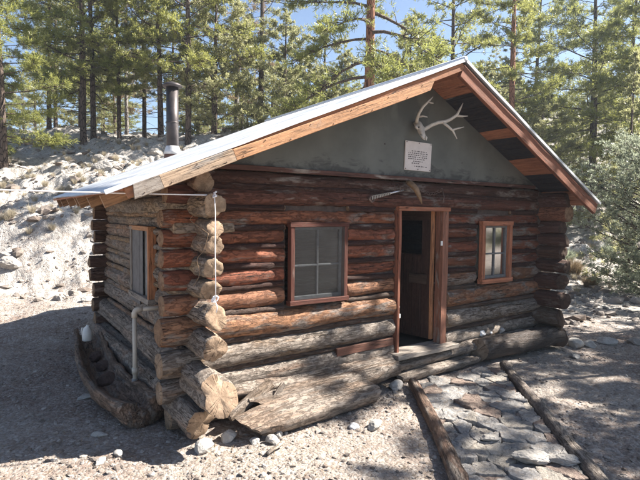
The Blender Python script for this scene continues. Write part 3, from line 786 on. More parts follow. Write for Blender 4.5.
# window frames
def window(x0, x1, z0, z1, tint, glass, fw_=.055, name='window', wid=.05, deep=.10, sashmat='sash', screen=False):
    mb = MB(); yc = .004
    board_mb(mb, (x0+fw_/2, yc, z0), (x0+fw_/2, yc, z1), fw_, .065, updir=(1, 0, 0), tint=tint, seed=1+int(x0*9))
    board_mb(mb, (x1-fw_/2, yc, z0), (x1-fw_/2, yc, z1), fw_, .065, updir=(1, 0, 0), tint=tint, seed=2+int(x0*9))
    board_mb(mb, (x0-.01, yc-.003, z1+fw_/2), (x1+.01, yc-.003, z1+fw_/2), fw_, .065, tint=tint, seed=3+int(x0*9))
    board_mb(mb, (x0-.012, yc-.006, z0-fw_/2+.01), (x1+.012, yc-.006, z0-fw_/2+.01), fw_, .08, tint=tint, seed=4+int(x0*9))
    fr = mb.build(name, M['board'], cabin)
    mb = MB(); ys = .035; xa, xb = x0+fw_, x1-fw_; sw = .03
    xm = (xa+xb)/2; zm = (z0+z1)/2-.02
    for p0, p1, w, up in (((xa+sw/2, ys, z0), (xa+sw/2, ys, z1), sw, (1, 0, 0)), ((xb-sw/2, ys, z0), (xb-sw/2, ys, z1), sw, (1, 0, 0)),
                      ((xa, ys-.002, z1-sw/2), (xb, ys-.002, z1-sw/2), sw, (0, 0, 1)), ((xa, ys-.002, z0+sw/2+.01), (xb, ys-.002, z0+sw/2+.01), sw+.01, (0, 0, 1)),
                      ((xm, ys+.002, z0), (xm, ys+.002, z1), .022, (1, 0, 0)), ((xa, ys+.004, zm), (xb, ys+.004, zm), .02, (0, 0, 1))):
        board_mb(mb, p0, p1, w, .03, updir=up, tint=(.3, .3, .3, .9), warp=.0005)
    mb.build('sash', M[sashmat], fr)
    bm = bmesh.new(); vs = [bm.verts.new(v) for v in ((xa, ys+.006, z0), (xb, ys+.006, z0), (xb, ys+.006, z1), (xa, ys+.006, z1))]; bm.faces.new(vs)
    r_ = bmesh.ops.extrude_face_region(bm, geom=bm.faces[:]); bmesh.ops.translate(bm, vec=(0, .003, 0), verts=[v for v in r_['geom'] if isinstance(v, bmesh.types.BMVert)])
    me = bpy.data.meshes.new('pane'); bm.to_mesh(me); bm.free(); me.materials.append(M[glass]); link('pane', me, fr)
    if screen:
        bm = bmesh.new(); vs = [bm.verts.new(v) for v in ((xa, -.03, z0), (xb, -.03, z0), (xb, -.03, z1), (xa, -.03, z1))]; bm.faces.new(vs)
        me = bpy.data.meshes.new('insect_screen'); bm.to_mesh(me); bm.free(); me.materials.append(M['screen']); link('insect_screen', me, fr)
    return fr
w1 = window(.87, 1.56, 1.04, 1.77, (.115, .042, .03, .15), 'dustglass', fw_=.045, screen=True)
w1['label'] = 'four-pane window behind a dark insect screen'
w2 = window(3.76, 4.39, 1.06, 1.77, (.42, .17, .095, .12), 'glass', fw_=.06, sashmat='sash')
w2['label'] = 'four-pane window with an orange-brown frame and pale curtains'
# curtains in the right window, a cushion-like bundle behind left window
def curtain(x0, x1, y, z0, z1, parent, mat='curtain'):
    n = 40; V = []; 
    for k_ in (0, 1):
        for i in range(n+1):
            x = x0+(x1-x0)*i/n; V.append((x, y+.018*math.sin(i*1.1+k_*.3), z1 if k_ else z0))
    F = np.array([(i, i+1, n+2+i, n+1+i) for i in range(n)])
    me = mesh_np('curtain', np.array(V), F, M[mat], smooth=True); o = link('curtain', me, parent)
    m_ = o.modifiers.new('s', 'SOLIDIFY'); m_.thickness = .003; return o
curtain(3.81, 3.87, .14, 1.08, 1.78, w2); curtain(4.24, 4.34, .14, 1.08, 1.78, w2)
# side window: frame, orange right board, tar sheet flap, milky pane
mb = MB(); xs = -.115
board_mb(mb, (xs, 1.165, .96), (xs, 1.165, 1.74), .05, .09, updir=(0, 1, 0), tint=(.48, .22, .11, .05), seed=21)
board_mb(mb, (xs, 1.93, .96), (xs, 1.93, 1.74), .06, .07, updir=(0, 1, 0), tint=(.28, .22, .17, .8), seed=22)
board_mb(mb, (xs-.002, 1.14, 1.72), (xs-.002, 1.96, 1.72), .05, .08, tint=(.46, .24, .12, .3), seed=23)
board_mb(mb, (xs-.004, 1.12, .95), (xs-.004, 1.96, .95), .06, .10, tint=(.3, .25, .2, .9), seed=24)
sw_ = mb.build('window', M['board'], cabin); sw_['label'] = 'side window half covered with dark tar sheet and milky plastic'
prism_pts = [(-.118, 1.19), (-.118, 1.90), (-.11, 1.90), (-.11, 1.19)]
def slab(name, x0, x1, y0, y1, z0, z1, mat, parent):
    return wall_sheet(name, [(x0, x1, y0, y1, z0, z1)], mat, parent)
slab('pane', -.105, -.098, 1.19, 1.90, .97, 1.70, M['plasticfilm'], sw_)
slab('tar_sheet', -.135, -.125, 1.58, 2.02, .86, 1.70, M['tar'], sw_)
slab('tar_sheet', -.131, -.126, 1.20, 1.26, .99, 1.69, M['tar'], sw_)
slab('tar_sheet', -.133, -.127, 1.46, 1.60, .90, 1.69, M['tar'], sw_)
# door frame
mb = MB(); DT = (.30, .12, .075, .1)
board_mb(mb, (DOOR[0]+.02, .05, DOOR[2]-.06), (DOOR[0]+.02, .05, DOOR[3]-.05), .035, .13, updir=(1, 0, 0), tint=DT, seed=31, warp=.004)
board_mb(mb, (DOOR[1]-.05, .05, DOOR[2]-.02), (DOOR[1]-.05, .05, DOOR[3]-.05), .10, .12, updir=(1, 0, 0), tint=(.28, .13, .085, .25), seed=32, warp=.004)
board_mb(mb, (DOOR[0]-.01, .045, DOOR[3]-.03), (DOOR[1]+.01, .045, DOOR[3]-.03), .05, .14, tint=(.34, .14, .08, .1), seed=33)
mb.build('door_frame', M['board'], cabin)
mb = MB(); board_mb(mb, (DOOR[0]-.08, .02, DOOR[2]-.03), (DOOR[1]+.10, .02, DOOR[2]-.03), .05, .30, tint=(.26, .23, .2, .9), seed=34, warp=.004); mb.build('threshold', M['board'], cabin)
# open door leaf hinged at the right jamb, swung inward
xh = DOOR[1]-.12; yd0 = .15; DWD = .66; DZ0 = .36; DZ1 = 1.95
dr = empty('door', parent=cabin); dr['label'] = 'plank door standing open inward'
mb = MB(); ang = math.radians(100)
dx, dy = math.cos(ang), math.sin(ang)
def dp(u, z, o=0): return (xh+dx*u-dy*o, yd0+dy*u+dx*o, z)
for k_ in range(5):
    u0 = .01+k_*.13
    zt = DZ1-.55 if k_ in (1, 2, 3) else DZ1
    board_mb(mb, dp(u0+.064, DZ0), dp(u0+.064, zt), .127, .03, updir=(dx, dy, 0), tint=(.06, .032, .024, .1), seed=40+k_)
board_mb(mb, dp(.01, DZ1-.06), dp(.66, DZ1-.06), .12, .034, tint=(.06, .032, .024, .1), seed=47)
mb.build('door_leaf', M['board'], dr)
mb = MB()
board_mb(mb, dp(-.012, DZ0), dp(-.012, DZ1), .035, .05, updir=(dx, dy, 0), tint=(.50, .24, .12, .03), seed=46)
mb.build('door_edge', M['board'], dr)
mb = MB(); board_mb(mb, dp(.14, DZ1-.33), dp(.53, DZ1-.33), .42, .006, tint=(.4, .4, .4, 0), warp=0, bev=.001); mb.build('pane', M['dustglass'], dr)
mb = MB(); board_mb(mb, dp(.05, 1.1, .03), dp(.30, 1.1, .03), .12, .02, tint=(.09, .06, .045, .1), seed=48); mb.build('brace', M['board'], dr)
mb = MB(); board_mb(mb, (DOOR[1]-.135, -.01, 1.56), (DOOR[1]-.105, -.01, 1.56), .055, .01, tint=(.9, .9, .9, 0), warp=0, bev=.002); mb.build('white_plate', M['white'], cabin)  # small plain white plate beside the right jamb
mb = MB(); board_mb(mb, (DOOR[0]+.045, .04, .73), (DOOR[0]+.10, .05, .73), .05, .02, tint=(.9, .9, .9, 0), warp=0); tube_mb(mb, [(DOOR[0]+.05, .04, .76), (DOOR[0]+.065, .045, .84), (DOOR[0]+.075, .05, .92)], [.012, .02, .006], 8); mb.build('handle', M['white'], cabin)  # plain white block and tapered stub by the left jamb, no door handle

# stovepipe: part of the cabin roof
sp = empty('stovepipe', (.79, 3.30, 2.72), parent=cabin)
mb = MB(); tube_mb(mb, [(0, 0, -.1), (0, 0, 1.06)], .088, 24); tube_mb(mb, [(0, 0, .50), (0, 0, .52)], .091, 24); mb.build('flue', M['pipe_steel'], sp)
mb = MB()
tube_mb(mb, [(0, 0, 1.03), (0, 0, 1.05), (0, 0, 1.065), (0, 0, 1.09), (0, 0, 1.115)], [.13, .145, .14, .10, .02], 28); mb.build('rain_cap', M['pipe_steel'], sp)
mb = MB(); tube_mb(mb, [(0, 0, .04), (0, 0, .09), (0, 0, .15), (0, 0, .165)], [.135, .118, .10, .092], 24); mb.build('flashing_cone', M['flashing'], sp)
mb = MB(); tube_mb(mb, [(0, 0, -.06), (0, 0, .05)], [.13, .12], 24); mb.build('base_collar', M['brickred'], sp)

# ------------------------------------------------------------------ things on the gable
sg = empty('notice_board', (2.595, .03, 2.575)); tag(sg, 'small cream notice board with lines of print, nailed to the gable under the antlers', 'sign')
sg.rotation_euler = (math.radians(2), math.radians(.5), 0)
mb = MB(); board_mb(mb, (-.21, -.014, 0), (.21, -.014, 0), .33, .012, tint=(.6, .6, .6, 0), warp=.0, bev=.003); mb.build('sign_panel', M['sign'], sg)
mb = MB(); rr_ = random.Random(5)
LINES = [(.055, .02, -.11, .14), (.032, .0, -.16, .15), (.010, 0, -.16, .15), (-.012, 0, -.16, .15), (-.034, 0, -.16, .13), (-.060, 0, -.08, .08), (-.082, 0, -.10, .02), (-.115, 0, -.06, .17)]
for z, _, xa, xb in LINES:
    x = xa
    while x < xb-.01:
        w = rr_.choice((.012, .018, .026, .034)); w = min(w, xb-x)
        # each word: a run of little uprights and bars like printed characters
        n_ = max(1, int(w/.006))
        for k_ in range(n_):
            hh = .008+.004*rr_.random(); board_mb(mb, (x+k_*.006, -.0212, z-hh/2), (x+k_*.006, -.0212, z+hh/2), .0038, .0012, updir=(1, 0, 0), warp=0, bev=.0003)
        x += w+.008
mb.build('lettering', M['ink'], sg)
for x, z in ((-.195, .15), (0, .15), (.195, .15), (-.195, -.15), (0, -.15), (.195, -.15)):
    mb = MB(); tube_mb(mb, [(x, -.019, z), (x, -.025, z)], .006, 8); mb.build('nail', M['rust'], sg)

an = empty('antler_skull', (2.5, -.06, 2.85)); tag(an, 'bleached deer skull with branching antlers hung high on the gable', 'antlers')
mb = MB(); O = Vector((2.5, -.06, 2.85))
def rel(l): return [Vector(p_)-O for p_ in l]
tube_mb(mb, rel([(2.53, .02, 2.95), (2.53, -.03, 2.93), (2.525, -.07, 2.89), (2.52, -.10, 2.84), (2.515, -.13, 2.79), (2.51, -.15, 2.755)]), [.022, .042, .040, .032, .026, .012], 14, jit=.5)
for s_ in (-1, 1):
    tube_mb(mb, rel([(2.525+s_*.04, -.06, 2.90), (2.525+s_*.065, -.075, 2.885), (2.525+s_*.05, -.09, 2.86)]), [.015, .018, .012], 8, jit=.4)
    tube_mb(mb, rel([(2.52+s_*.02, -.12, 2.80), (2.52+s_*.028, -.15, 2.765), (2.52+s_*.012, -.165, 2.735)]), [.015, .014, .006], 8, jit=.4)
mb.build('skull', M['bone'], an)
for s_ in (-1, 1):
    mb = MB(); tube_mb(mb, rel([(2.523+s_*.026, -.080, 2.885), (2.523+s_*.033, -.092, 2.88), (2.523+s_*.036, -.098, 2.877)]), [.013, .011, .004], 10); mb.build('eye_socket_shade', M['ink'], an)  # solid dark plugs, their colour stands in for shade in the eye hollows
mb = MB()
tube_mb(mb, rel([(2.50, -.04, 2.935), (2.47, -.08, 2.97), (2.437, -.14, 3.02), (2.455, -.18, 3.09), (2.504, -.22, 3.152), (2.545, -.24, 3.20)]), [.022, .019, .016, .014, .011, .004], 10, jit=.3)
tube_mb(mb, rel([(2.455, -.10, 2.99), (2.48, -.16, 2.995), (2.51, -.20, 2.98)]), [.013, .010, .004], 8, jit=.3)
tube_mb(mb, rel([(2.50, -.215, 3.145), (2.515, -.24, 3.13), (2.535, -.26, 3.125)]), [.010, .008, .003], 8)
mb.build('antler', M['bone'], an)
mb = MB()
tube_mb(mb, rel([(2.56, -.05, 2.88), (2.599, -.08, 2.875), (2.66, -.12, 2.92), (2.72, -.17, 2.95), (2.79, -.21, 2.96), (2.84, -.24, 2.99), (2.898, -.28, 3.038), (2.923, -.3, 3.105), (2.947, -.32, 3.172)]), [.022, .022, .021, .02, .02, .018, .016, .012, .004], 10, jit=.3)
tube_mb(mb, rel([(2.893, -.275, 3.03), (2.95, -.31, 3.025), (3.015, -.34, 3.032)]), [.014, .011, .004], 8, jit=.3)
tube_mb(mb, rel([(2.76, -.195, 2.953), (2.799, -.24, 2.905), (2.861, -.26, 2.86), (2.885, -.3, 2.765)]), [.018, .015, .013, .004], 8, jit=.3)
tube_mb(mb, rel([(2.85, -.26, 2.868), (2.92, -.28, 2.89), (2.999, -.3, 2.912)]), [.012, .010, .004], 8, jit=.3)
mb.build('antler', M['bone'], an)

mb = MB(); O = Vector((2.40, 0, 2.15))
tube_mb(mb, rel([(2.385, -.03, 2.27), (2.395, -.09, 2.24), (2.415, -.14, 2.19), (2.435, -.16, 2.13), (2.465, -.165, 2.07), (2.49, -.165, 2.02)]), [.030, .034, .032, .026, .017, .003], 14, jit=.25)
tag(mb.build('animal_horn', M['horn'], None, O*0), 'curved brown animal horn hanging over the doorway', 'horn')
bpy.data.objects['animal_horn'].location = O
mb = MB()
pts = [Vector((1.86, -.03, 2.075))+(Vector((2.14, -.03, 2.135))-Vector((1.86, -.03, 2.075)))*(i/140)+Vector((.0, .011*math.cos(i*.55), .017*math.sin(i*.55)*(1.2-.5*i/140))) for i in range(141)]
tube_mb(mb, pts, .0035, 6)
o = mb.build('spring_tool', M['bone'], None); 
mb = MB(); tube_mb(mb, [(2.13, -.03, 2.135), (2.33, -.03, 2.175)], .010, 8); mb.build('rod', M['steel'], o)
mb = MB(); tube_mb(mb, [(1.855, -.03, 2.10), (1.835, -.03, 2.06), (1.87, -.03, 2.03), (1.905, -.03, 2.05)], [.012, .014, .014, .009], 8); mb.build('hook', M['rust'], o)
for xx in (2.19, 2.27):
    mb = MB(); tube_mb(mb, [(xx, .02, 2.24), (xx, -.035, 2.22), (xx, -.045, 2.17), (xx, -.02, 2.15)], .004, 6); mb.build('wire_hook', M['rust'], o)
tag(o, 'coiled steel spring and rod hanging on the log left of the horn', 'tool')
mb = MB()
for k_ in range(9):
    x = 2.60+k_*.045; pts = [(x+.02*math.cos(q_/8*6.28), -.02+(.01 if k_ % 2 else -.01)*math.sin(q_/8*6.28), 2.20-.05*math.sin(k_/8*3.14)+.018*math.sin(q_/8*6.28)) for q_ in range(9)]
    tube_mb(mb, pts, .004, 5)
tube_mb(mb, [(2.98, -.02, 2.2), (3.0, -.03, 2.12), (2.97, -.04, 2.06)], .005, 6)
tag(mb.build('rusty_chain', M['rust'], None), 'small rusty chain draped over the log right of the horn', 'chain')

# ------------------------------------------------------------------ cord with its post
mb = MB()
P_ = [(-6.2, -.34, 2.25)]+[(-6.2+i/14*6.17, -.34+.04*i/14, 2.25-.21*i/14-.16*math.sin(i/14*math.pi)**1.0*.55) for i in range(1, 15)]
tube_mb(mb, P_, .0055, 6)
tube_mb(mb, [(-.032, -.315, 2.06), (-.02, -.34, 2.03), (-.045, -.34, 2.02), (-.03, -.31, 2.05), (-.015, -.33, 2.07)], .008, 6)
tube_mb(mb, [(-.03, -.325, 2.04), (-.026, -.335, 1.9), (-.03, -.34, 1.6), (-.028, -.345, 1.35), (-.03, -.35, 1.20)], .0042, 6)
kn = [(-.03+.028*math.cos(i*.9)*(.6+.4*math.sin(i*.37)), -.335-.012*math.sin(i*1.3), 1.20+.028*math.sin(i*.9+.5)) for i in range(34)]
tube_mb(mb, kn, .0045, 6)
tube_mb(mb, [(-.03, -.345, 1.18), (-.015, -.35, 1.13), (-.02, -.34, 1.09)], .005, 6)
o = mb.build('cord', M['cord'], None); tag(o, 'white cord stretched from the left and hanging down the corner logs', 'cord')
def smooth(P, k=6):
    P = [Vector(p_) for p_ in P]; out_ = []
    for i in range(len(P)-1):
        p0 = P[max(i-1, 0)]; p1 = P[i]; p2 = P[i+1]; p3 = P[min(i+2, len(P)-1)]
        for j in range(k):
            f = j/k; out_.append(.5*((2*p1)+(p2-p0)*f+(2*p0-5*p1+4*p2-p3)*f*f+(3*p1-p0-3*p2+p3)*f*f*f))
    return out_+[P[-1]]
mb = MB(); tube_mb(mb, smooth([(-.08, -.31, 2.0), (-.16, -.27, 1.90), (-.19, -.22, 1.84), (-.12, -.24, 1.78), (-.07, -.30, 1.73)]), .0022, 5)
tube_mb(mb, smooth([(-.07, -.30, 1.73), (-.11, -.30, 1.60), (-.15, -.26, 1.52), (-.13, -.26, 1.40), (-.17, -.22, 1.30)]), .0022, 5)
tag(mb.build('wire', M['horn'], None), 'thin bent wire looped over the stacked corner logs', 'wire')
log_mb_ = MB(); log_mb(log_mb_, (-6.22, -.34, gz(-6.2, -.3)-.05), (-6.22, -.34, 2.4), .06, .05, (.3, .22, .16, .6), seed=900)
tag(log_mb_.build('wooden_post', OM, None), 'wooden post holding the far end of the white cord', 'post')

# ------------------------------------------------------------------ white plastic standpipe
pv = empty('standpipe', (-.36, .90, 0)); tag(pv, 'cream plastic water pipe with an elbow feeding the hollow log', 'water pipe')
mb = MB(); tube_mb(mb, [(0, 0, .05), (0, 0, .90)], .021, 16); mb.build('pipe', M['pvc'], pv); mb = MB(); tube_mb(mb, [(.0, 0, .935), (.30, -.02, .94)], .021, 16); mb.build('pipe', M['pvc'], pv)
mb = MB(); tube_mb(mb, [(0, 0, .86), (0, 0, .905), (.008, 0, .925), (.03, 0, .937), (.075, 0, .938)], [.027, .027, .026, .027, .027], 16); mb.build('elbow', M['pvc'], pv)
mb = MB(); tube_mb(mb, [(0, 0, .30), (0, 0, .36)], .029, 16); mb.build('coupling', M['pvc'], pv)
mb = MB(); tube_mb(mb, [(0, 0, .0), (0, 0, .25)], .031, 16); mb.build('lower_sleeve', M['pvcdark'], pv)

# ------------------------------------------------------------------ hollow log trough
def trough():
    # path of the log's axis (ground centre), near to far
    P = [Vector(v) for v in ((-.42, .34, .215), (-.49, .58, .21), (-.555, 1.0, .205), (-.56, 1.6, .20), (-.52, 2.2, .21), (-.46, 2.8, .23), (-.40, 3.3, .26))]
    n = 60; V = []; lp = []; ns = 22; F = []
    def cr(t):
        k = t*(len(P)-1); i = min(int(k), len(P)-2); f = k-i
        p0 = P[max(i-1, 0)]; p1 = P[i]; p2 = P[i+1]; p3 = P[min(i+2, len(P)-1)]
        return .5*((2*p1)+(p2-p0)*f+(2*p0-5*p1+4*p2-p3)*f*f+(3*p1-p0-3*p2+p3)*f*f*f)
    x = 0; prev = None
    for i in range(n+1):
        t = i/n; c = cr(t); dr_ = (cr(min(1, t+.01))-cr(max(0, t-.01))).normalized(); s = dr_.cross(Vector((0, 0, 1))).normalized(); u = Vector((0, 0, 1))
        if prev is not None: x += (c-prev).length
        prev = c
        R = .225*(1-.25*t)
        prof = []
        for j in range(ns):       # outer skin, rim to rim
            a = math.pi*1.12*(j/(ns-1))-math.pi*.06
            rr = R*(1+.14*noise.noise((x*3, math.cos(a)*2, math.sin(a)*2+4))+.06*noise.noise((x*10, math.cos(a)*6, math.sin(a)*6)))-.012*max(0, .12-abs(noise.noise((x*1.5, math.cos(a)*6, math.sin(a)*6+3))))/.12
            prof.append((math.cos(a)*rr, -math.sin(a)*rr))
        for j in range(ns):       # inner skin back
            a = math.pi*1.12*(1-j/(ns-1))-math.pi*.06
            rr = R*(.30+.42*sstep(0, .30, x))*(1+.16*noise.noise((x*5+9, math.cos(a)*2, math.sin(a)*3)))
            prof.append((math.cos(a)*rr, -math.sin(a)*rr*.95))
        rim = .02*noise.noise((x*4, 5, 1))
        jag = .05*noise.noise((x*7, 9, 1)) if i else 0
        for q_, (a_, b_) in enumerate(prof):
            e_ = 0
            if i == 0: e_ = .05*noise.noise((a_*14, b_*14, 2))-.06*(b_/R)
            V.append(c+s*a_+u*(b_+(rim if b_ > -.05 else 0))-dr_*e_); lp.append((x, a_, b_))
    m = 2*ns
    for i in range(n):
        for j in range(m):
            k = (j+1) % m; F.append((i*m+j, i*m+k, (i+1)*m+k, (i+1)*m+j))
    for e in (0, n):
        for j in range(ns-1):
            f_ = (e*m+j, e*m+j+1, e*m+m-2-j, e*m+m-1-j); F.append(f_ if e else f_[::-1])
    mb = MB(); mb.add([v for v in V], F, lp, (.27, .18, .125, .45), 0, True)
    o = mb.build('hollow_log_trough', OM, None); tag(o, 'bowed hollowed-out log trough lying along the left wall', 'trough')
    bmm = bmesh.new(); bmm.from_mesh(o.data); bmesh.ops.recalc_face_normals(bmm, faces=bmm.faces); bmm.to_mesh(o.data); bmm.free()
trough()
ci = 0
for (x, y, z, s_, mt, lab) in ((-.50, 2.75, .34, .0, 'white', ''),):
    # small white plastic jug standing in the far end of the trough
    mb = MB(); tube_mb(mb, [(0, 0, 0), (0, 0, .01), (0, 0, .12), (0, 0, .16), (.01, 0, .185), (.012, 0, .20)], [.05, .06, .06, .045, .02, .02], 14)
    o = mb.build('plastic_jug', M['white'], None); o.location = (x, y, z-.10); tag(o, 'small white plastic jug at the far end of the log trough', 'jug')
    mb = MB(); tube_mb(mb, [(-.03, 0, .17), (-.06, 0, .17), (-.068, 0, .12), (-.055, 0, .08)], .008, 8); mb.build('handle', M['white'], o)
for i, (x, y, z, sz, lab) in enumerate([(-.50, 1.45, .10, .12, 'reddish stone inside the hollow log behind the pipe'), (-.46, 1.9, .12, .10, 'dark stone in the middle of the hollow log'), (-.48, 2.3, .14, .09, 'small grey stone toward the far end inside the hollow log')]):
    o = link('rock', rock_mesh('rock', sz, M['darkrock'], i+70, 3, (1, .8, .7), .8)); o.location = (x, y, z); tag(o, lab, 'rock', 'stones lying in the hollow log')

# ------------------------------------------------------------------ timbers lying along the front
def split_log(name, p0, p1, r, label, seed, flatdir, tint, cut0=(0, 0), cut1=(0, 0), mats=OM, thick=.55, wid=1.0):
    """half-round split timber: noisy section with one flat face"""
    p0 = Vector(p0); p1 = Vector(p1); ax = p1-p0; L = ax.length; d = ax.normalized(); s, u = frame(d)
    fd = Vector(flatdir); fd = (fd-d*fd.dot(d)).normalized(); sd_ = d.cross(fd).normalized()
    m = int(L/.03); n = 30; V = []; lp = []; F = []; off = seed*3.3
    for i in range(m+1):
        x = L*i/m; e0 = 1-sstep(0, .5, x); e1 = 1-sstep(0, .35, L-x)
        R = r*(1-.22*e0*e0)*(1-.12*e1)
        for j in range(n):
            a = j/n*2*math.pi; ca, sa = math.cos(a), math.sin(a)
            rr = R*(1+.12*noise.noise((x*2+off, ca*1.5, sa*1.5))+.06*noise.noise((x*8+off, ca*4, sa*4)))
            y_, z_ = ca*rr*wid, sa*rr
            cap = R*(thick-.5)*2*.5+.02*noise.noise((x*1.7+off, y_*9, 3))+.012*noise.noise((x*1.2+off, y_*40, 8))
            if z_ > cap: z_ = cap+(z_-cap)*.08
            g = noise.noise((x*.9+off, y_*26, z_*26)); z_ -= .012*max(0, .1-abs(g))/.1
            xo = e0*(cut0[0]*ca+cut0[1]*sa)*r*1.5+e1*(cut1[0]*ca+cut1[1]*sa)*r
            if i in (0, m): xo += .03*noise.noise((ca*3, sa*3, off))
            c = p0+d*(x+xo)+Vector((0, 0, .02*math.sin(x*2+seed)))
            V.append(c+sd_*y_+fd*z_); lp.append((x+off, y_, z_))
    for i in range(m):
        for j in range(n):
            k = (j+1) % n; F.append((i*n+j, i*n+k, (i+1)*n+k, (i+1)*n+j))
    mb = MB(); mb.add(V, F, lp, tint, 0, True)
    for i in (0, m):
        idx = list(range(i*n, i*n+n)); cc = sum((V[q] for q in idx), Vector())/n
        mb.add([V[q] for q in idx]+[cc+d*(.015 if i else -.015)], [((j, (j+1) % n, n) if i else ((j+1) % n, j, n)) for j in range(n)], [lp[q] for q in idx]+[(off, 0, 0)], tint, 0, False)
    o = mb.build(name, mats, None); tag(o, label, 'log', 'timbers lying along the front wall')
    return o
GREY = (.33, .285, .24, .85)
split_log('split_log', (.24, -.42, .11), (1.60, -.36, .16), .155, 'long weathered split log in front, its pointed tip on the gravel', 1, (.0, -.35, .95), (.27, .20, .15, .6), cut0=(.25, -.35), cut1=(.2, .3), thick=.8)
split_log('split_log', (.50, -.20, .17), (2.16, -.12, .25), .125, 'weathered split log resting behind the pointed one', 2, (0, -.1, 1), (.22, .165, .125, .6), cut0=(.3, -.8), thick=1.0)
split_log('split_log', (.14, -.06, .30), (2.2, -.02, .27), .075, 'cracked grey log against the wall under the left window', 3, (0, -.5, 1), (.20, .15, .115, .6), cut0=(.3, .4), thick=1.0)
split_log('split_log', (1.9, .02, .215), (5.15, -.0, .22), .10, 'long base log running under the doorway to the right corner', 4, (0, -.6, 1), (.21, .165, .13, .7), thick=.9)
split_log('splinter', (.40, -.27, .07), (.70, -.20, .33), .03, 'short broken splinter leaning between the split logs', 5, (0, -1, .4), (.4, .32, .24, .8))
split_log('root_piece', (.16, -.20, .12), (.62, -.10, .30), .055, 'gnarled grey root piece wedged beside the chopped corner log', 7, (0, -1, .4), (.2, .15, .11, .6), thick=1)
split_log('step_log', (2.26, -.10, .085), (3.56, -.12, .09), .085, 'short squared log used as a doorstep at the head of the path', 6, (0, -.1, 1), (.27, .225, .18, .8), thick=.7)
mb = MB(); log_mb(mb, (3.62, -.10, .17), (5.22, -.24, .19), .155, .14, (.085, .07, .062, .25), seed=410, rough=1.6, hew=.2, cut0=(.2, .2), bow=.02)
tag(mb.build('charred_log', OM, None), 'thick dark log lying below the right window', 'log', 'timbers lying along the front wall')
for i, (x, y, z, sz, mt, lab) in enumerate([(3.84, .03, .34, .075, 'whiterock', 'white chunk of rock lodged behind the left end of the dark log'), (4.02, .03, .34, .05, 'whiterock', 'small white rock beside the larger white chunk behind the dark log'), (4.25, .02, .33, .06, 'rock', 'grey rock between white and pale rocks behind the dark log')]):
    o = link('rock', rock_mesh('rock', sz, M[mt], i+80, 3, (1.1, .9, .8))); o.location = (x, y, z); tag(o, lab, 'rock', 'rocks lodged behind the dark log')
mb = MB(); tube_mb(mb, [(0, 0, .02), (.06, .02, .035), (.12, .05, .03), (.17, .06, .045), (.20, .09, .03)], [.018, .014, .013, .016, .012], 8, tint=(.5, .42, .34, .6), jit=.6)
o = mb.build('stick', M['old'], None); o.location = (.22, -.78, gz(.2, -.78)); tag(o, 'short pale stick on the gravel near the split log tip', 'stick')

# ------------------------------------------------------------------ path
PL = (Vector((2.30, -.27)), Vector((1.05, -1.95))); PR = (Vector((3.75, -.40)), Vector((1.98, -2.42)))
def ext(a, b, t): return a+(b-a)*t
for (a_, b_), lab, tint, n_ in ((PL, 'round wooden pole edging the left side of the stone path', (.17, .11, .08, .35), 1), (PR, 'wooden pole edging the right side of the stone path, split at its near end', (.20, .17, .15, .6), 2)):
    e_ = ext(a_, b_, 1.25)
    mb = MB(); log_mb(mb, (a_.x, a_.y, .055), (e_.x, e_.y, .04), .058, .066, tint, seed=500+n_, rough=1.0, n=20, bow=.05)
    tag(mb.build('path_edging_pole', OM, None), lab, 'pole', 'poles edging the stone path')

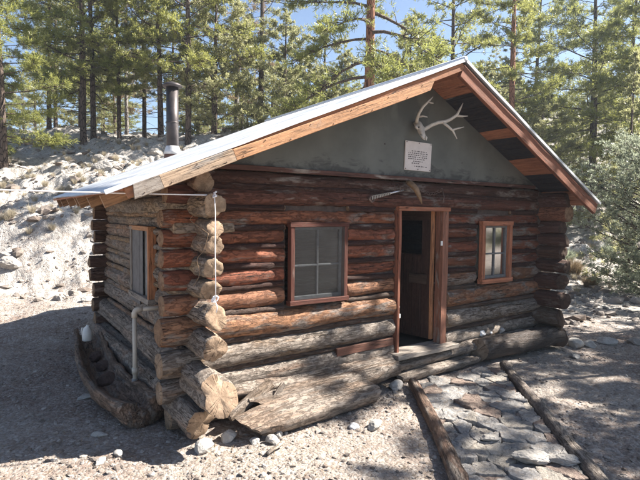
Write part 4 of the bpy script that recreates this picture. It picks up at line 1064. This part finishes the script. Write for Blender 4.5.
def voronoi_path():
    root = empty('path'); tag(root, kind='structure')
    # base sheet of dirt between the stones
    def uv(u, v):
        l_ = ext(PL[0], PL[1], v); r_ = ext(PR[0], PR[1], v); q_ = l_+(r_-l_)*u; return q_
    seeds = []; r2 = random.Random(23)
    NV = 15
    for jv in range(-1, NV+2):
        wd = (uv(1, jv/NV)-uv(0, jv/NV)).length; nu = 6 if jv % 3 else 5
        for iu in range(-1, nu+1):
            u = (iu+.5+(.5 if jv % 2 else 0)+r2.uniform(-.46, .46))/nu; v = (jv+.5+r2.uniform(-.46, .46))/NV*1.22
            seeds.append((uv(u, v), u, v))
            if r2.random() < .22: seeds.append((uv(u+.05, v+.03), u+.05, v+.03))
    pts = [s_[0] for s_ in seeds]
    cnt = 0
    for i, (p_, u, v) in enumerate(seeds):
        if not (.0 < u < 1.0 and 0 < v < 1.22): continue
        poly = [p_+Vector((dx_, dy_))*.4 for dx_, dy_ in ((-1, -1), (1, -1), (1, 1), (-1, 1))]
        for j, q_ in enumerate(pts):
            if j == i or (q_-p_).length > .8: continue
            mid = (p_+q_)/2; nn = (q_-p_).normalized(); new = []
            for k_ in range(len(poly)):
                A_ = poly[k_]; B_ = poly[(k_+1) % len(poly)]; da = (A_-mid).dot(nn); db = (B_-mid).dot(nn)
                if da <= 0: new.append(A_)
                if da*db < 0: new.append(A_+(B_-A_)*(da/(da-db)))
            poly = new
            if len(poly) < 3: break
        # keep inside the edging poles
        for (P0, P1, sgn) in ((PL[0], PL[1], 1), (PR[0], PR[1], -1)):
            dirv = (P1-P0).normalized(); nn = Vector((dirv.y, -dirv.x))*1
            inside = (uv(.5, .5)-P0).dot(nn); nn = nn if inside < 0 else -nn
            new = []
            for k_ in range(len(poly)):
                A_ = poly[k_]; B_ = poly[(k_+1) % len(poly)]; da = (A_-P0).dot(nn)+.07; db = (B_-P0).dot(nn)+.07
                if da <= 0: new.append(A_)
                if da*db < 0: new.append(A_+(B_-A_)*(da/(da-db)))
            poly = new
            if len(poly) < 3: break
        if len(poly) < 3: continue
        cc = sum(poly, Vector((0, 0)))/len(poly)
        area = abs(sum(poly[k_].x*poly[(k_+1) % len(poly)].y-poly[(k_+1) % len(poly)].x*poly[k_].y for k_ in range(len(poly))))/2
        if area < .004: continue
        # resample outline, shrink for the joint
        out = []
        gap = -.004+.008*r2.random()
        for k_ in range(len(poly)):
            A_ = poly[k_]; B_ = poly[(k_+1) % len(poly)]; n_ = max(1, int((B_-A_).length/.022))
            for m_ in range(n_):
                w_ = A_+(B_-A_)*(m_/n_); out.append(w_)
        # round the corners by smoothing
        for _ in range(1): out = [(out[k_-1]+out[k_]*2+out[(k_+1) % len(out)])/4 for k_ in range(len(out))]
        out = [w_+(cc-w_).normalized()*(gap+.014*noise.noise((w_.x*17, w_.y*17, i))+.010*noise.noise((w_.x*50, w_.y*50, i))) for w_ in out]
        h = .024+.028*r2.random()+(.02 if v > 1.0 and r2.random() > .5 else 0); tx, ty = r2.uniform(-.06, .06), r2.uniform(-.06, .06)
        z0 = -.01; rings = [(1.03, z0), (1.0, h*.7), (.985, h*.93), (.95, h), (.82, h), (.66, h), (.48, h), (.3, h), (.15, h)]
        V = []; F = []; nO = len(out)
        for f_, z_ in rings:
            for w_ in out:
                xy = cc+(w_-cc)*f_
                zz = z_ if z_ == z0 else z_+(xy.x-cc.x)*tx+(xy.y-cc.y)*ty+.016*noise.noise((xy.x*9, xy.y*9, i*2.1))+.010*noise.noise((xy.x*26, xy.y*26, i))+.005*noise.noise((xy.x*60, xy.y*60, i))
                V.append((xy.x-cc.x, xy.y-cc.y, zz))
        V.append((0, 0, h))
        for a2 in range(len(rings)-1):
            for k_ in range(nO):
                k2 = (k_+1) % nO; F.append((a2*nO+k_, a2*nO+k2, (a2+1)*nO+k2, (a2+1)*nO+k_))
        for k_ in range(nO): F.append(((len(rings)-1)*nO+k_, (len(rings)-1)*nO+(k_+1) % nO, len(V)-1))
        me = bpy.data.meshes.new('flagstone'); me.from_pydata(V, [], F); me.materials.append(FLAGS[r2.randrange(len(FLAGS))])
        bm = bmesh.new(); bm.from_mesh(me); bmesh.ops.recalc_face_normals(bm, faces=bm.faces); bm.to_mesh(me); bm.free()
        for pl in me.polygons: pl.use_smooth = pl.index >= 4*nO
        o = link('flagstone', me, root); o.location = (cc.x, cc.y, gz(cc.x, cc.y)+.004); cnt += 1
    return cnt
def flag_m(name, a, b):
    k = NT(name); tc = k.n('ShaderNodeTexCoord').outputs['Object']; oi = k.n('ShaderNodeObjectInfo')
    n1 = k.noise(tc, 7, 6, .65); n2 = k.noise(tc, 50, 5, .7)
    c = k.mix(k.math('MULTIPLY_ADD', oi.outputs['Random'], .6, k.math('MULTIPLY', n1, .4)), a, b)
    c = k.mix(k.ramp(n2, [(.35, .6), (.6, 0.0)]), c, tuple(x*.5 for x in a))
    c = k.mix(k.ramp(k.noise(tc, 18, 6, .7), [(.5, 0.0), (.62, .6)]), c, (.30, .25, .20))
    return k.done(k.bsdf(c, .9, k.bump(k.math('ADD', n1, k.math('MULTIPLY', n2, .8)), .02, 1.0), spec=.2))
FLAGS = [flag_m('grey_flagstone', (.22, .21, .20), (.38, .36, .34))]*4+[flag_m('tan_flagstone', (.28, .25, .21), (.45, .41, .36))]*2+[flag_m('red_brown_flagstone', (.19, .14, .115), (.29, .22, .18))]
print('flagstones', voronoi_path())
def rubble_in_joints():
    n = 700; u = rs.uniform(.05, .95, n); v = rs.uniform(0, 1.2, n)
    ax_ = PL[0].x+(PL[1].x-PL[0].x)*v; ay_ = PL[0].y+(PL[1].y-PL[0].y)*v; bx_ = PR[0].x+(PR[1].x-PR[0].x)*v; by_ = PR[0].y+(PR[1].y-PR[0].y)*v
    x = ax_+(bx_-ax_)*u; y = ay_+(by_-ay_)*u; sz = .006*(7)**(rs.rand(n)**2.5)
    V = ICO[None]*(1+rs.uniform(-.3, .25, (n, 12, 1)))*np.stack([rs.uniform(.7, 1.5, n), rs.uniform(.6, 1.1, n), rs.uniform(.4, .8, n)], -1)[:, None]*sz[:, None, None]
    V += np.stack([x, y, height(x, y)+.018+sz*.1], -1)[:, None]
    F = (ICF[None]+np.arange(n)[:, None, None]*12).reshape(-1, 3)
    o = link('joint_rubble', mesh_np('joint_rubble', V.reshape(-1, 3), F, M['gravel']), bpy.data.objects['path']); o['kind'] = 'stuff'
rubble_in_joints()
for i_, (x_, y_, s_, lab_) in enumerate([(1.84, -1.98, .115, 'large pitted pale rock lying on the near right end of the path'), (2.02, -2.14, .09, 'rounded pale rock beside the right path pole'), (1.84, -1.60, .06, 'small pale block near the right pole midway down the path')]):
    o = link('rock', rock_mesh('rock', s_, M['rock'], i_+95, 4, (1.4, .75, .4), .7)); o.location = (x_, y_, .07); o.rotation_euler = (0, 0, -.6); tag(o, lab_, 'rock', 'loose rocks on the stone path')

# ------------------------------------------------------------------ trees
def pine_meshes(name, Ht, cb, Rad, nb, seed, trunk_r, mat_n, mat_b, tuft=(.15, 12, .011), tpb=14, shape='pine', droop=.15, deadlow=6, lean=.02, limb_r=.02, up=.25):
    r = np.random.RandomState(seed); rp = random.Random(seed)
    mb = MB()
    nseg = 14; pts = []
    ph = rp.random()*6; 
    for i in range(nseg+1):
        t = i/nseg; pts.append((lean*Ht*math.sin(t*2+ph)*.5, lean*Ht*math.cos(t*2.7+ph)*.5, Ht*t*.985-.25*(1-t)))
    rad = [trunk_r*(1-.93*(i/nseg)**1.05)*(1.22 if i == 0 else 1) for i in range(nseg+1)]
    tube_mb(mb, pts, rad, 12, jit=.2)
    def trunk_at(z):
        t = min(.999, max(0, z/Ht))*nseg; i = int(t); f = t-i
        return Vector(pts[i]).lerp(Vector(pts[i+1]), f), rad[i]*(1-f)+rad[i+1]*f
    TP = []; TD = []
    for b in range(nb+deadlow):
        dead = b >= nb
        if dead: z = Ht*(cb*rp.uniform(.3, 1.1))
        else: z = Ht*(cb+(1-cb)*((b+rp.random())/nb)**.95)
        t = (z/Ht-cb)/(1-cb)
        if shape == 'pine': Lr = Rad*(1-max(0, t))**.65*(.55+.45*math.sin(min(1, max(0, t)*2.2+.35)*math.pi/2))
        elif shape == 'cone': Lr = Rad*(1-max(0, t))**.95
        else: Lr = Rad*math.sqrt(max(0, 1-(2*t-.75)**2/1.7))
        Lr *= rp.uniform(.6, 1.15)
        if dead: Lr = Rad*rp.uniform(.3, .7)
        az = b*2.399+rp.uniform(-.5, .5); c0, tr = trunk_at(z)
        ns = 5; bp = []; ev = up*(1 if shape != 'cone' else .4)+rp.uniform(-.15, .15)
        if t < .25: ev -= .25
        for i in range(ns+1):
            f = i/ns; x = Lr*f
            zz = x*ev-droop*Lr*f*f+(.16*Lr*f**3 if not dead else 0)
            a2 = az+.25*math.sin(f*3+b)*f
            bp.append(c0+Vector((math.cos(a2)*x, math.sin(a2)*x, zz)))
        r0 = max(.006, min(tr*.5, limb_r*Lr/1.5)); tube_mb(mb, bp, [r0*(1-.85*i/ns) for i in range(ns+1)], 5, cap=False, mi=1)
        if dead:
            for q_ in range(4):
                i = rp.randrange(1, ns+1); p_ = bp[i]; dr_ = Vector((rp.uniform(-1, 1), rp.uniform(-1, 1), rp.uniform(-.5, .3)))*Lr*.28
                tube_mb(mb, [p_, p_+dr_*.5, p_+dr_+Vector((0, 0, -.03))], [r0*.35, r0*.25, .002], 4, cap=False, mi=1)
            continue
        nt = max(3, int(tpb*Lr/Rad*rp.uniform(.7, 1.2)))
        for q_ in range(nt):
            f = .25+.75*math.sqrt(rp.random()) if shape == 'pine' else .12+.88*rp.random()**.7
            k_ = f*ns; i = min(ns-1, int(k_)); p_ = bp[i].lerp(bp[i+1], k_-i)
            side = Vector((rp.uniform(-1, 1), rp.uniform(-1, 1), rp.uniform(-.35, .75)))*Lr*.26*(1.1-f*.5)
            out = (bp[i+1]-bp[i]).normalized()
            e_ = p_+side+out*abs(rp.gauss(0, .1))*Lr
            tube_mb(mb, [p_, (p_+e_)/2+Vector((0, 0, -.01)), e_], [r0*.25+.002, r0*.18+.0015, .0015], 3, cap=False, mi=1)
            TP.append(e_); TD.append((e_-p_).normalized()*.6+out*.5+Vector((0, 0, .25)))
            TP.append(p_.lerp(e_, .55)); TD.append((e_-p_).normalized()+Vector((0, 0, .3)))
    tm = mb.build('trunk', [mat_b, M['bark']], None); tme = tm.data; bpy.data.objects.remove(tm)
    TP = np.array([tuple(v) for v in TP]); TD = np.array([tuple(v) for v in TD])
    Lt, nn, w = tuft
    n = len(TP); D = r.normal(0, 1, (n, nn, 3)); D /= np.linalg.norm(D, axis=2, keepdims=True)
    TD /= np.linalg.norm(TD, axis=1, keepdims=True)
    D = D*.9+TD[:, None]*.75; D /= np.linalg.norm(D, axis=2, keepdims=True)
    L = Lt*r.uniform(.55, 1.2, (n, nn, 1))
    S = np.cross(D, r.normal(0, 1, (n, nn, 3))); S /= np.linalg.norm(S, axis=2, keepdims=True)
    base = TP[:, None]+D*.012+r.normal(0, Lt*.22, (n, nn, 3))
    a_ = base+S*w; b_ = base-S*w; c_ = base+D*L+S*w*.5; e_ = base+D*L-S*w*.5
    V = np.stack([a_, b_, e_, c_], 2).reshape(-1, 3); F = np.arange(len(V)).reshape(-1, 4)
    cme = mesh_np(name+'_crown', V, F, mat_n)
    return tme, cme

KIND = {
 'tall': [pine_meshes('tall%d' % i, 11, .20, 2.5, 72, 10+i, .115, M['needle'], M['bark'], tuft=(.11, 15, .011), tpb=32) for i in range(3)],
 'slim': [pine_meshes('slim%d' % i, 11, .24, 1.75, 62, 20+i, .11, M['needle_pale'], M['bark'], tuft=(.10, 14, .011), tpb=27, deadlow=14) for i in range(3)],
 'bushy': [pine_meshes('bushy%d' % i, 6, .06, 2.0, 62, 30+i, .12, M['needle_pale'], M['bark'], tuft=(.09, 15, .012), tpb=40, up=.4, deadlow=3) for i in range(3)],
 'tan': [pine_meshes('tan', 10, .15, 1.6, 46, 41, .10, M['needle_brown'], M['bark_grey'], tuft=(.12, 11, .009), tpb=19, deadlow=16)],
 'cone': [pine_meshes('cone', 7, .04, 1.25, 75, 51, .08, M['needle_pale'], M['bark'], tuft=(.10, 13, .010), tpb=13, shape='cone', droop=.12, deadlow=0)],
 'junip': [pine_meshes('junip', 5.2, .02, 2.4, 110, 61, .16, M['juniper'], M['bark_grey'], tuft=(.09, 16, .011), tpb=30, shape='round', up=.55, deadlow=4)],
 'redp': [pine_meshes('redp', 15, .40, 3.2, 46, 71, .26, M['needle'], M['bark_red'], tuft=(.14, 16, .010), tpb=56, droop=.55, deadlow=10, limb_r=.03, lean=.006)],
 'mid': [pine_meshes('mid', 14, .36, 2.0, 50, 75, .17, M['needle'], M['bark_red'], tuft=(.12, 16, .010), tpb=36, deadlow=10, lean=.005)],
 'near': [pine_meshes('near', 9, .10, 2.5, 70, 81, .14, M['needle'], M['bark'], tuft=(.13, 16, .008), tpb=40)],
 'snag': [pine_meshes('snag', 10, .55, .9, 22, 91, .09, M['needle_pale'], M['bark'], tuft=(.12, 10, .010), tpb=10, deadlow=20)],
}
ntree = [0]
def tree(kind, x, y, sc_, label, cat='pine tree', name='pine_tree', group=None, rz=None, var=None, sink=.15):
    v = KIND[kind]; tme, cme = v[(ntree[0] if var is None else var) % len(v)]; ntree[0] += 1
    root = empty(name, (x, y, gz(x, y)-sink), rz if rz is not None else rnd.uniform(0, 6.28)); root.scale = (sc_, sc_, sc_*rnd.uniform(.95, 1.06))
    tag(root, label, cat, group)
    link('trunk', tme, root); link('crown', cme, root)
    return root
def tpx(kind, px, d, Ht, label, **kw):
    base = {'tall': 11, 'slim': 11, 'bushy': 6, 'tan': 10, 'cone': 7, 'junip': 5.2, 'redp': 15, 'near': 9, 'snag': 10, 'mid': 14}[kind]
    x, y = dsw(d, (px-320)/491*d); return tree(kind, x, y, Ht/base, label, **kw)
G1 = 'pines standing along the slope behind the cabin'
HP = [
 ('near', 2, 15.5, 8.8, 'near pine at the left edge with low yellow-green boughs'),
 ('tall', 82, 19.5, 12.5, 'dark tall pine, left one of a close pair above the rocky slope'),
 ('tall', 92, 20.1, 11.5, 'dark tall pine, right one of a close pair above the rocky slope'),
 ('slim', 53, 22, 10.5, 'slim pine between the left edge pine and the close pair'),
 ('slim', 60, 25, 11, 'thin distant pine just right of the slim left pine'),
 ('slim', 118, 20.5, 9.6, 'slim pine right of the close pair of dark pines'),
 ('slim', 143, 21.5, 10, 'slim pine midway between the close pair and the stovepipe'),
 ('tall', 159, 20, 12, 'tall full pine right behind the stovepipe, on its left'),
 ('tall', 186, 18.5, 12, 'dark green dense pine rising just right of the stovepipe'),
 ('tan', 236, 24, 12.5, 'sparse tan-needled dry pine between stovepipe and gable'),
 ('slim', 258, 22, 14, 'tall slender pine reaching the top of the picture left of the gap'),
 ('bushy', 216, 19.5, 6.5, 'bushy pale pine low behind the roof, right of the stovepipe'),
 ('tan', 130, 27, 11, 'dry tan pine standing far back left of the stovepipe'),
 ('bushy', 285, 20, 6.8, 'bushy pale pine behind the roof below the sky gap'),
 ('bushy', 325, 22, 7.6, 'bushy pale pine left of the red-barked trunk'),
 ('redp', 366, 14.3, 13.5, 'big red-barked pine with drooping boughs rising behind the roof'),
 ('tall', 446, 24, 15, 'pine with a curved upper limb behind the roof ridge'),
 ('mid', 508, 18.5, 14, 'straight tall pine with a bare trunk right of the roof ridge'),
 ('bushy', 405, 21, 7.8, 'bushy pale pine between the red trunk and the ridge'),
 ('bushy', 478, 19.5, 6.6, 'bushy pale pine behind the right roof slope near the ridge'),
 ('bushy', 540, 20, 6.2, 'bushy pale pine behind the middle of the right roof slope'),
 ('snag', 588, 22, 8.2, 'thin bare-stemmed pine against the white sky at right'),
 ('cone', 630, 13.8, 6.9, 'young pale cone-shaped pine rising above the juniper'),
 ('tall', 626, 26, 15, 'dark bluish tall pine at the top right corner'),
]
for k_, px, d_, H_, lab in HP: tpx(k_, px, d_, H_, lab, group=G1)
t_ = tpx('junip', 655, 12.2, 3.7, 'grey-green juniper spreading beside the yard at the right edge', cat='juniper', name='juniper_tree')
# forest filling
def fill(n, dr_, sr, kinds, hr, label, group, seed, mind=1.5):
    r = random.Random(seed); placed = []
    for _ in range(n*6):
        if len(placed) >= n: break
        d = r.uniform(*dr_); s_ = d*r.uniform(*sr)
        if any((d-a)**2+(s_-b)**2 < mind**2 for a, b in placed): continue
        placed.append((d, s_)); k_ = r.choice(kinds); x, y = dsw(d, s_)
        base = {'tall': 11, 'slim': 11, 'bushy': 6, 'tan': 10, 'cone': 7}[k_]
        tree(k_, x, y, r.uniform(*hr)*(1.0 if k_ != 'bushy' else .62)/base, label, group=group)
fill(9, (21, 32), (-.70, -.22), ['slim', 'slim', 'tall', 'bushy'], (7, 10.5), 'pine in the woods beyond the crest of the left slope', 'pines in the woods beyond the left crest', 1, 1.6)
fill(6, (33, 60), (-.70, -.10), ['slim', 'tall', 'bushy'], (8, 12), 'small distant pine seen between the nearer trunks at left', 'distant pines at left', 2, 3)
fill(38, (23, 44), (-.25, .42), ['bushy', 'tall', 'bushy', 'slim'], (6, 9.5), 'sunlit pine in the forest rising behind the cabin roof', 'pines in the forest behind the roof', 3, 2.2)
fill(70, (45, 95), (-.05, .75), ['bushy', 'tall', 'slim'], (5, 8), 'far pine on the hillside above the roof', 'far pines on the hillside', 4, 3.2)
fill(36, (23, 44), (.42, .85), ['bushy', 'tall', 'slim', 'cone'], (3.8, 6.2), 'pine on the shaded hillside right of the cabin', 'pines on the right hillside', 5, 2.2)
# trees by the yard on the sun side, casting the dappled shade
for k_, x, y, H_, lab in [('tall', 8.8, -2.7, 8.5, 'tall pine beside the yard nearest to the right of the cabin'), ('tall', 11.6, -1.9, 9.8, 'tall pine between the nearest pine and the juniper'), ('tall', 10.2, -5.0, 10.5, 'tall pine by the yard in front of the cabin'), ('near', 13.5, -6.0, 11.0, 'full pine farther right of the yard'),
                          ('tall', 15.5, -5.0, 12.0, 'tall pine right of the juniper'), ('bushy', 7.6, -4.6, 6.0, 'bushy pine by the yard'), ('near', 22, -2.6, 9, 'full pine beyond the juniper'), ('tall', 19.5, 4.4, 13, 'tall pine at the right edge behind the juniper'), ('near', 23, 4.5, 13, 'full pine shading the right slope from beyond the frame'), ('near', 22, 8, 13, 'full pine shading the right slope'), ('tall', 24, 12, 14, 'tallest pine shading the right slope')]:
    base = {'tall': 11, 'bushy': 6, 'near': 9}[k_]; tree(k_, x, y, H_/base, lab, group='pines on the sunny side of the yard')

# shrubs and dry grass
def clump_mesh(name, n, h, rad, w, mat, seed, curve=.4):
    r = np.random.RandomState(seed)
    a = r.uniform(0, 6.28, n); q = np.sqrt(r.rand(n))*rad*.35; b = np.stack([np.cos(a)*q, np.sin(a)*q, np.zeros(n)], -1)
    out = r.uniform(.1, 1, n)*rad; a2 = a+r.normal(0, .5, n); H = h*r.uniform(.5, 1.1, n)*(1-.3*out/rad)
    m = b+np.stack([np.cos(a2)*out*.35, np.sin(a2)*out*.35, H*.65], -1); t = b+np.stack([np.cos(a2)*out, np.sin(a2)*out, H], -1)
    s = np.stack([-np.sin(a2), np.cos(a2), np.zeros(n)], -1)*w
    V = np.stack([b-s, b+s, m+s*.8, m-s*.8, t], 1).reshape(-1, 3); k = np.arange(n)*5
    F4 = np.stack([k, k+1, k+2, k+3], -1); F3 = np.stack([k+3, k+2, k+4], -1)
    return mesh_np(name, V, [F4, F3], mat)
gm = [clump_mesh('tuft%d' % i, 160, .28, .2, .004, M['grass_dry'], i) for i in range(3)]
bm_ = [clump_mesh('shrub%d' % i, 700, .55, .5, .006, M['juniper'] if i == 0 else M['needle_brown'], 5+i) for i in range(2)]
for d_, px, sc_, k_, lab in [(14.5, 575, 1.0, 1, 'dry tan shrub right of the cabin corner, the farther one'), (13.2, 593, .75, 1, 'dry tan shrub at the edge of sun and shade right of the cabin'), (15.5, 568, .9, 0, 'grey-green low shrub just past the cabin corner'), (16.5, 610, .9, 0, 'grey-green low shrub on the slope under the juniper boughs'), (17.5, 590, .8, 1, 'small tan shrub halfway up the right slope')]:
    x, y = dsw(d_, (px-320)/491*d_); o = link('shrub', bm_[k_]); o.location = (x, y, gz(x, y)-.02); o.scale = (sc_,)*3; tag(o, lab, 'shrub', 'low shrubs on the right slope')
r = random.Random(4)
tV = []; tF4 = []; 
gp = []
for _ in range(240):
    if r.random() < .75: d_ = r.uniform(10.5, 20); s_ = d_*r.uniform(-.72, -.28)
    else: d_ = r.uniform(12, 24); s_ = d_*r.uniform(.45, .72)
    x, y = dsw(d_, s_); gp.append((x, y, r.uniform(.35, 1.0), r.uniform(0, 6.28), r.randrange(3)))
AV = []; AF4 = []; AF3 = []; off = 0
for x, y, s_, a_, k_ in gp:
    me = gm[k_]; co = np.empty(len(me.vertices)*3); me.vertices.foreach_get('co', co); co = co.reshape(-1, 3)*s_
    n = len(co)//5; z = gz(x, y)
    AV.append(np.stack([co[:, 0]*math.cos(a_)-co[:, 1]*math.sin(a_)+x, co[:, 0]*math.sin(a_)+co[:, 1]*math.cos(a_)+y, co[:, 2]+z], -1))
    kk = np.arange(n)*5+off; AF4.append(np.stack([kk, kk+1, kk+2, kk+3], -1)); AF3.append(np.stack([kk+3, kk+2, kk+4], -1)); off += n*5
tag(link('dry_grass', mesh_np('dry_grass', np.vstack(AV), [np.vstack(AF4), np.vstack(AF3)], M['grass_dry'])), 'dry yellow grass tufts on the rocky slope', 'grass', kind='stuff')

# ------------------------------------------------------------------ light
AZ = math.radians(20); EL = math.radians(44)
sd_ = Vector((math.cos(AZ)*math.cos(EL), -math.sin(AZ)*math.cos(EL), math.sin(EL)))
ld = bpy.data.lights.new('sun', 'SUN'); ld.energy = 5.0; ld.angle = math.radians(.53); ld.color = (1, .95, .88)
lo = bpy.data.objects.new('sun', ld); COL.objects.link(lo); lo.rotation_euler = sd_.to_track_quat('Z', 'Y').to_euler(); lo.location = sd_*30
w = bpy.data.worlds.new('World'); sc.world = w; w.use_nodes = True; nt = w.node_tree; nt.nodes.clear()
sky = nt.nodes.new('ShaderNodeTexSky'); sky.sky_type = 'NISHITA'; sky.sun_disc = False; sky.sun_elevation = EL
sky.sun_rotation = math.atan2(sd_.x, sd_.y); sky.altitude = 1500; sky.dust_density = 1.5; sky.air_density = 1.0
bg = nt.nodes.new('ShaderNodeBackground'); bg.inputs[1].default_value = .05
out = nt.nodes.new('ShaderNodeOutputWorld'); nt.links.new(sky.outputs[0], bg.inputs[0]); nt.links.new(bg.outputs[0], out.inputs[0])
vs = sc.view_settings; vs.view_transform = 'Standard'; vs.look = 'None'; vs.gamma = 1; vs.exposure = 2.0; vs.use_curve_mapping = False
sc.cycles.max_bounces = 8; sc.cycles.transparent_max_bounces = 12
sc.cycles.use_denoising = True

# ------------------------------------------------------------------ air
bm = bmesh.new(); bmesh.ops.create_cube(bm, size=1)
for v in bm.verts: v.co = Vector((v.co.x*720, v.co.y*720, (v.co.z+.5)*49-4))
me = bpy.data.meshes.new('haze'); bm.to_mesh(me); bm.free()
hm = bpy.data.materials.new('haze'); hm.use_nodes = True; ht = hm.node_tree; ht.nodes.clear()
ho = ht.nodes.new('ShaderNodeOutputMaterial'); pv_ = ht.nodes.new('ShaderNodeVolumePrincipled')
pv_.inputs['Color'].default_value = (.72, .84, 1.0, 1); pv_.inputs['Density'].default_value = .0010; pv_.inputs['Anisotropy'].default_value = .35
ht.links.new(pv_.outputs[0], ho.inputs['Volume']); me.materials.append(hm)
tag(link('haze', me), kind='stuff')
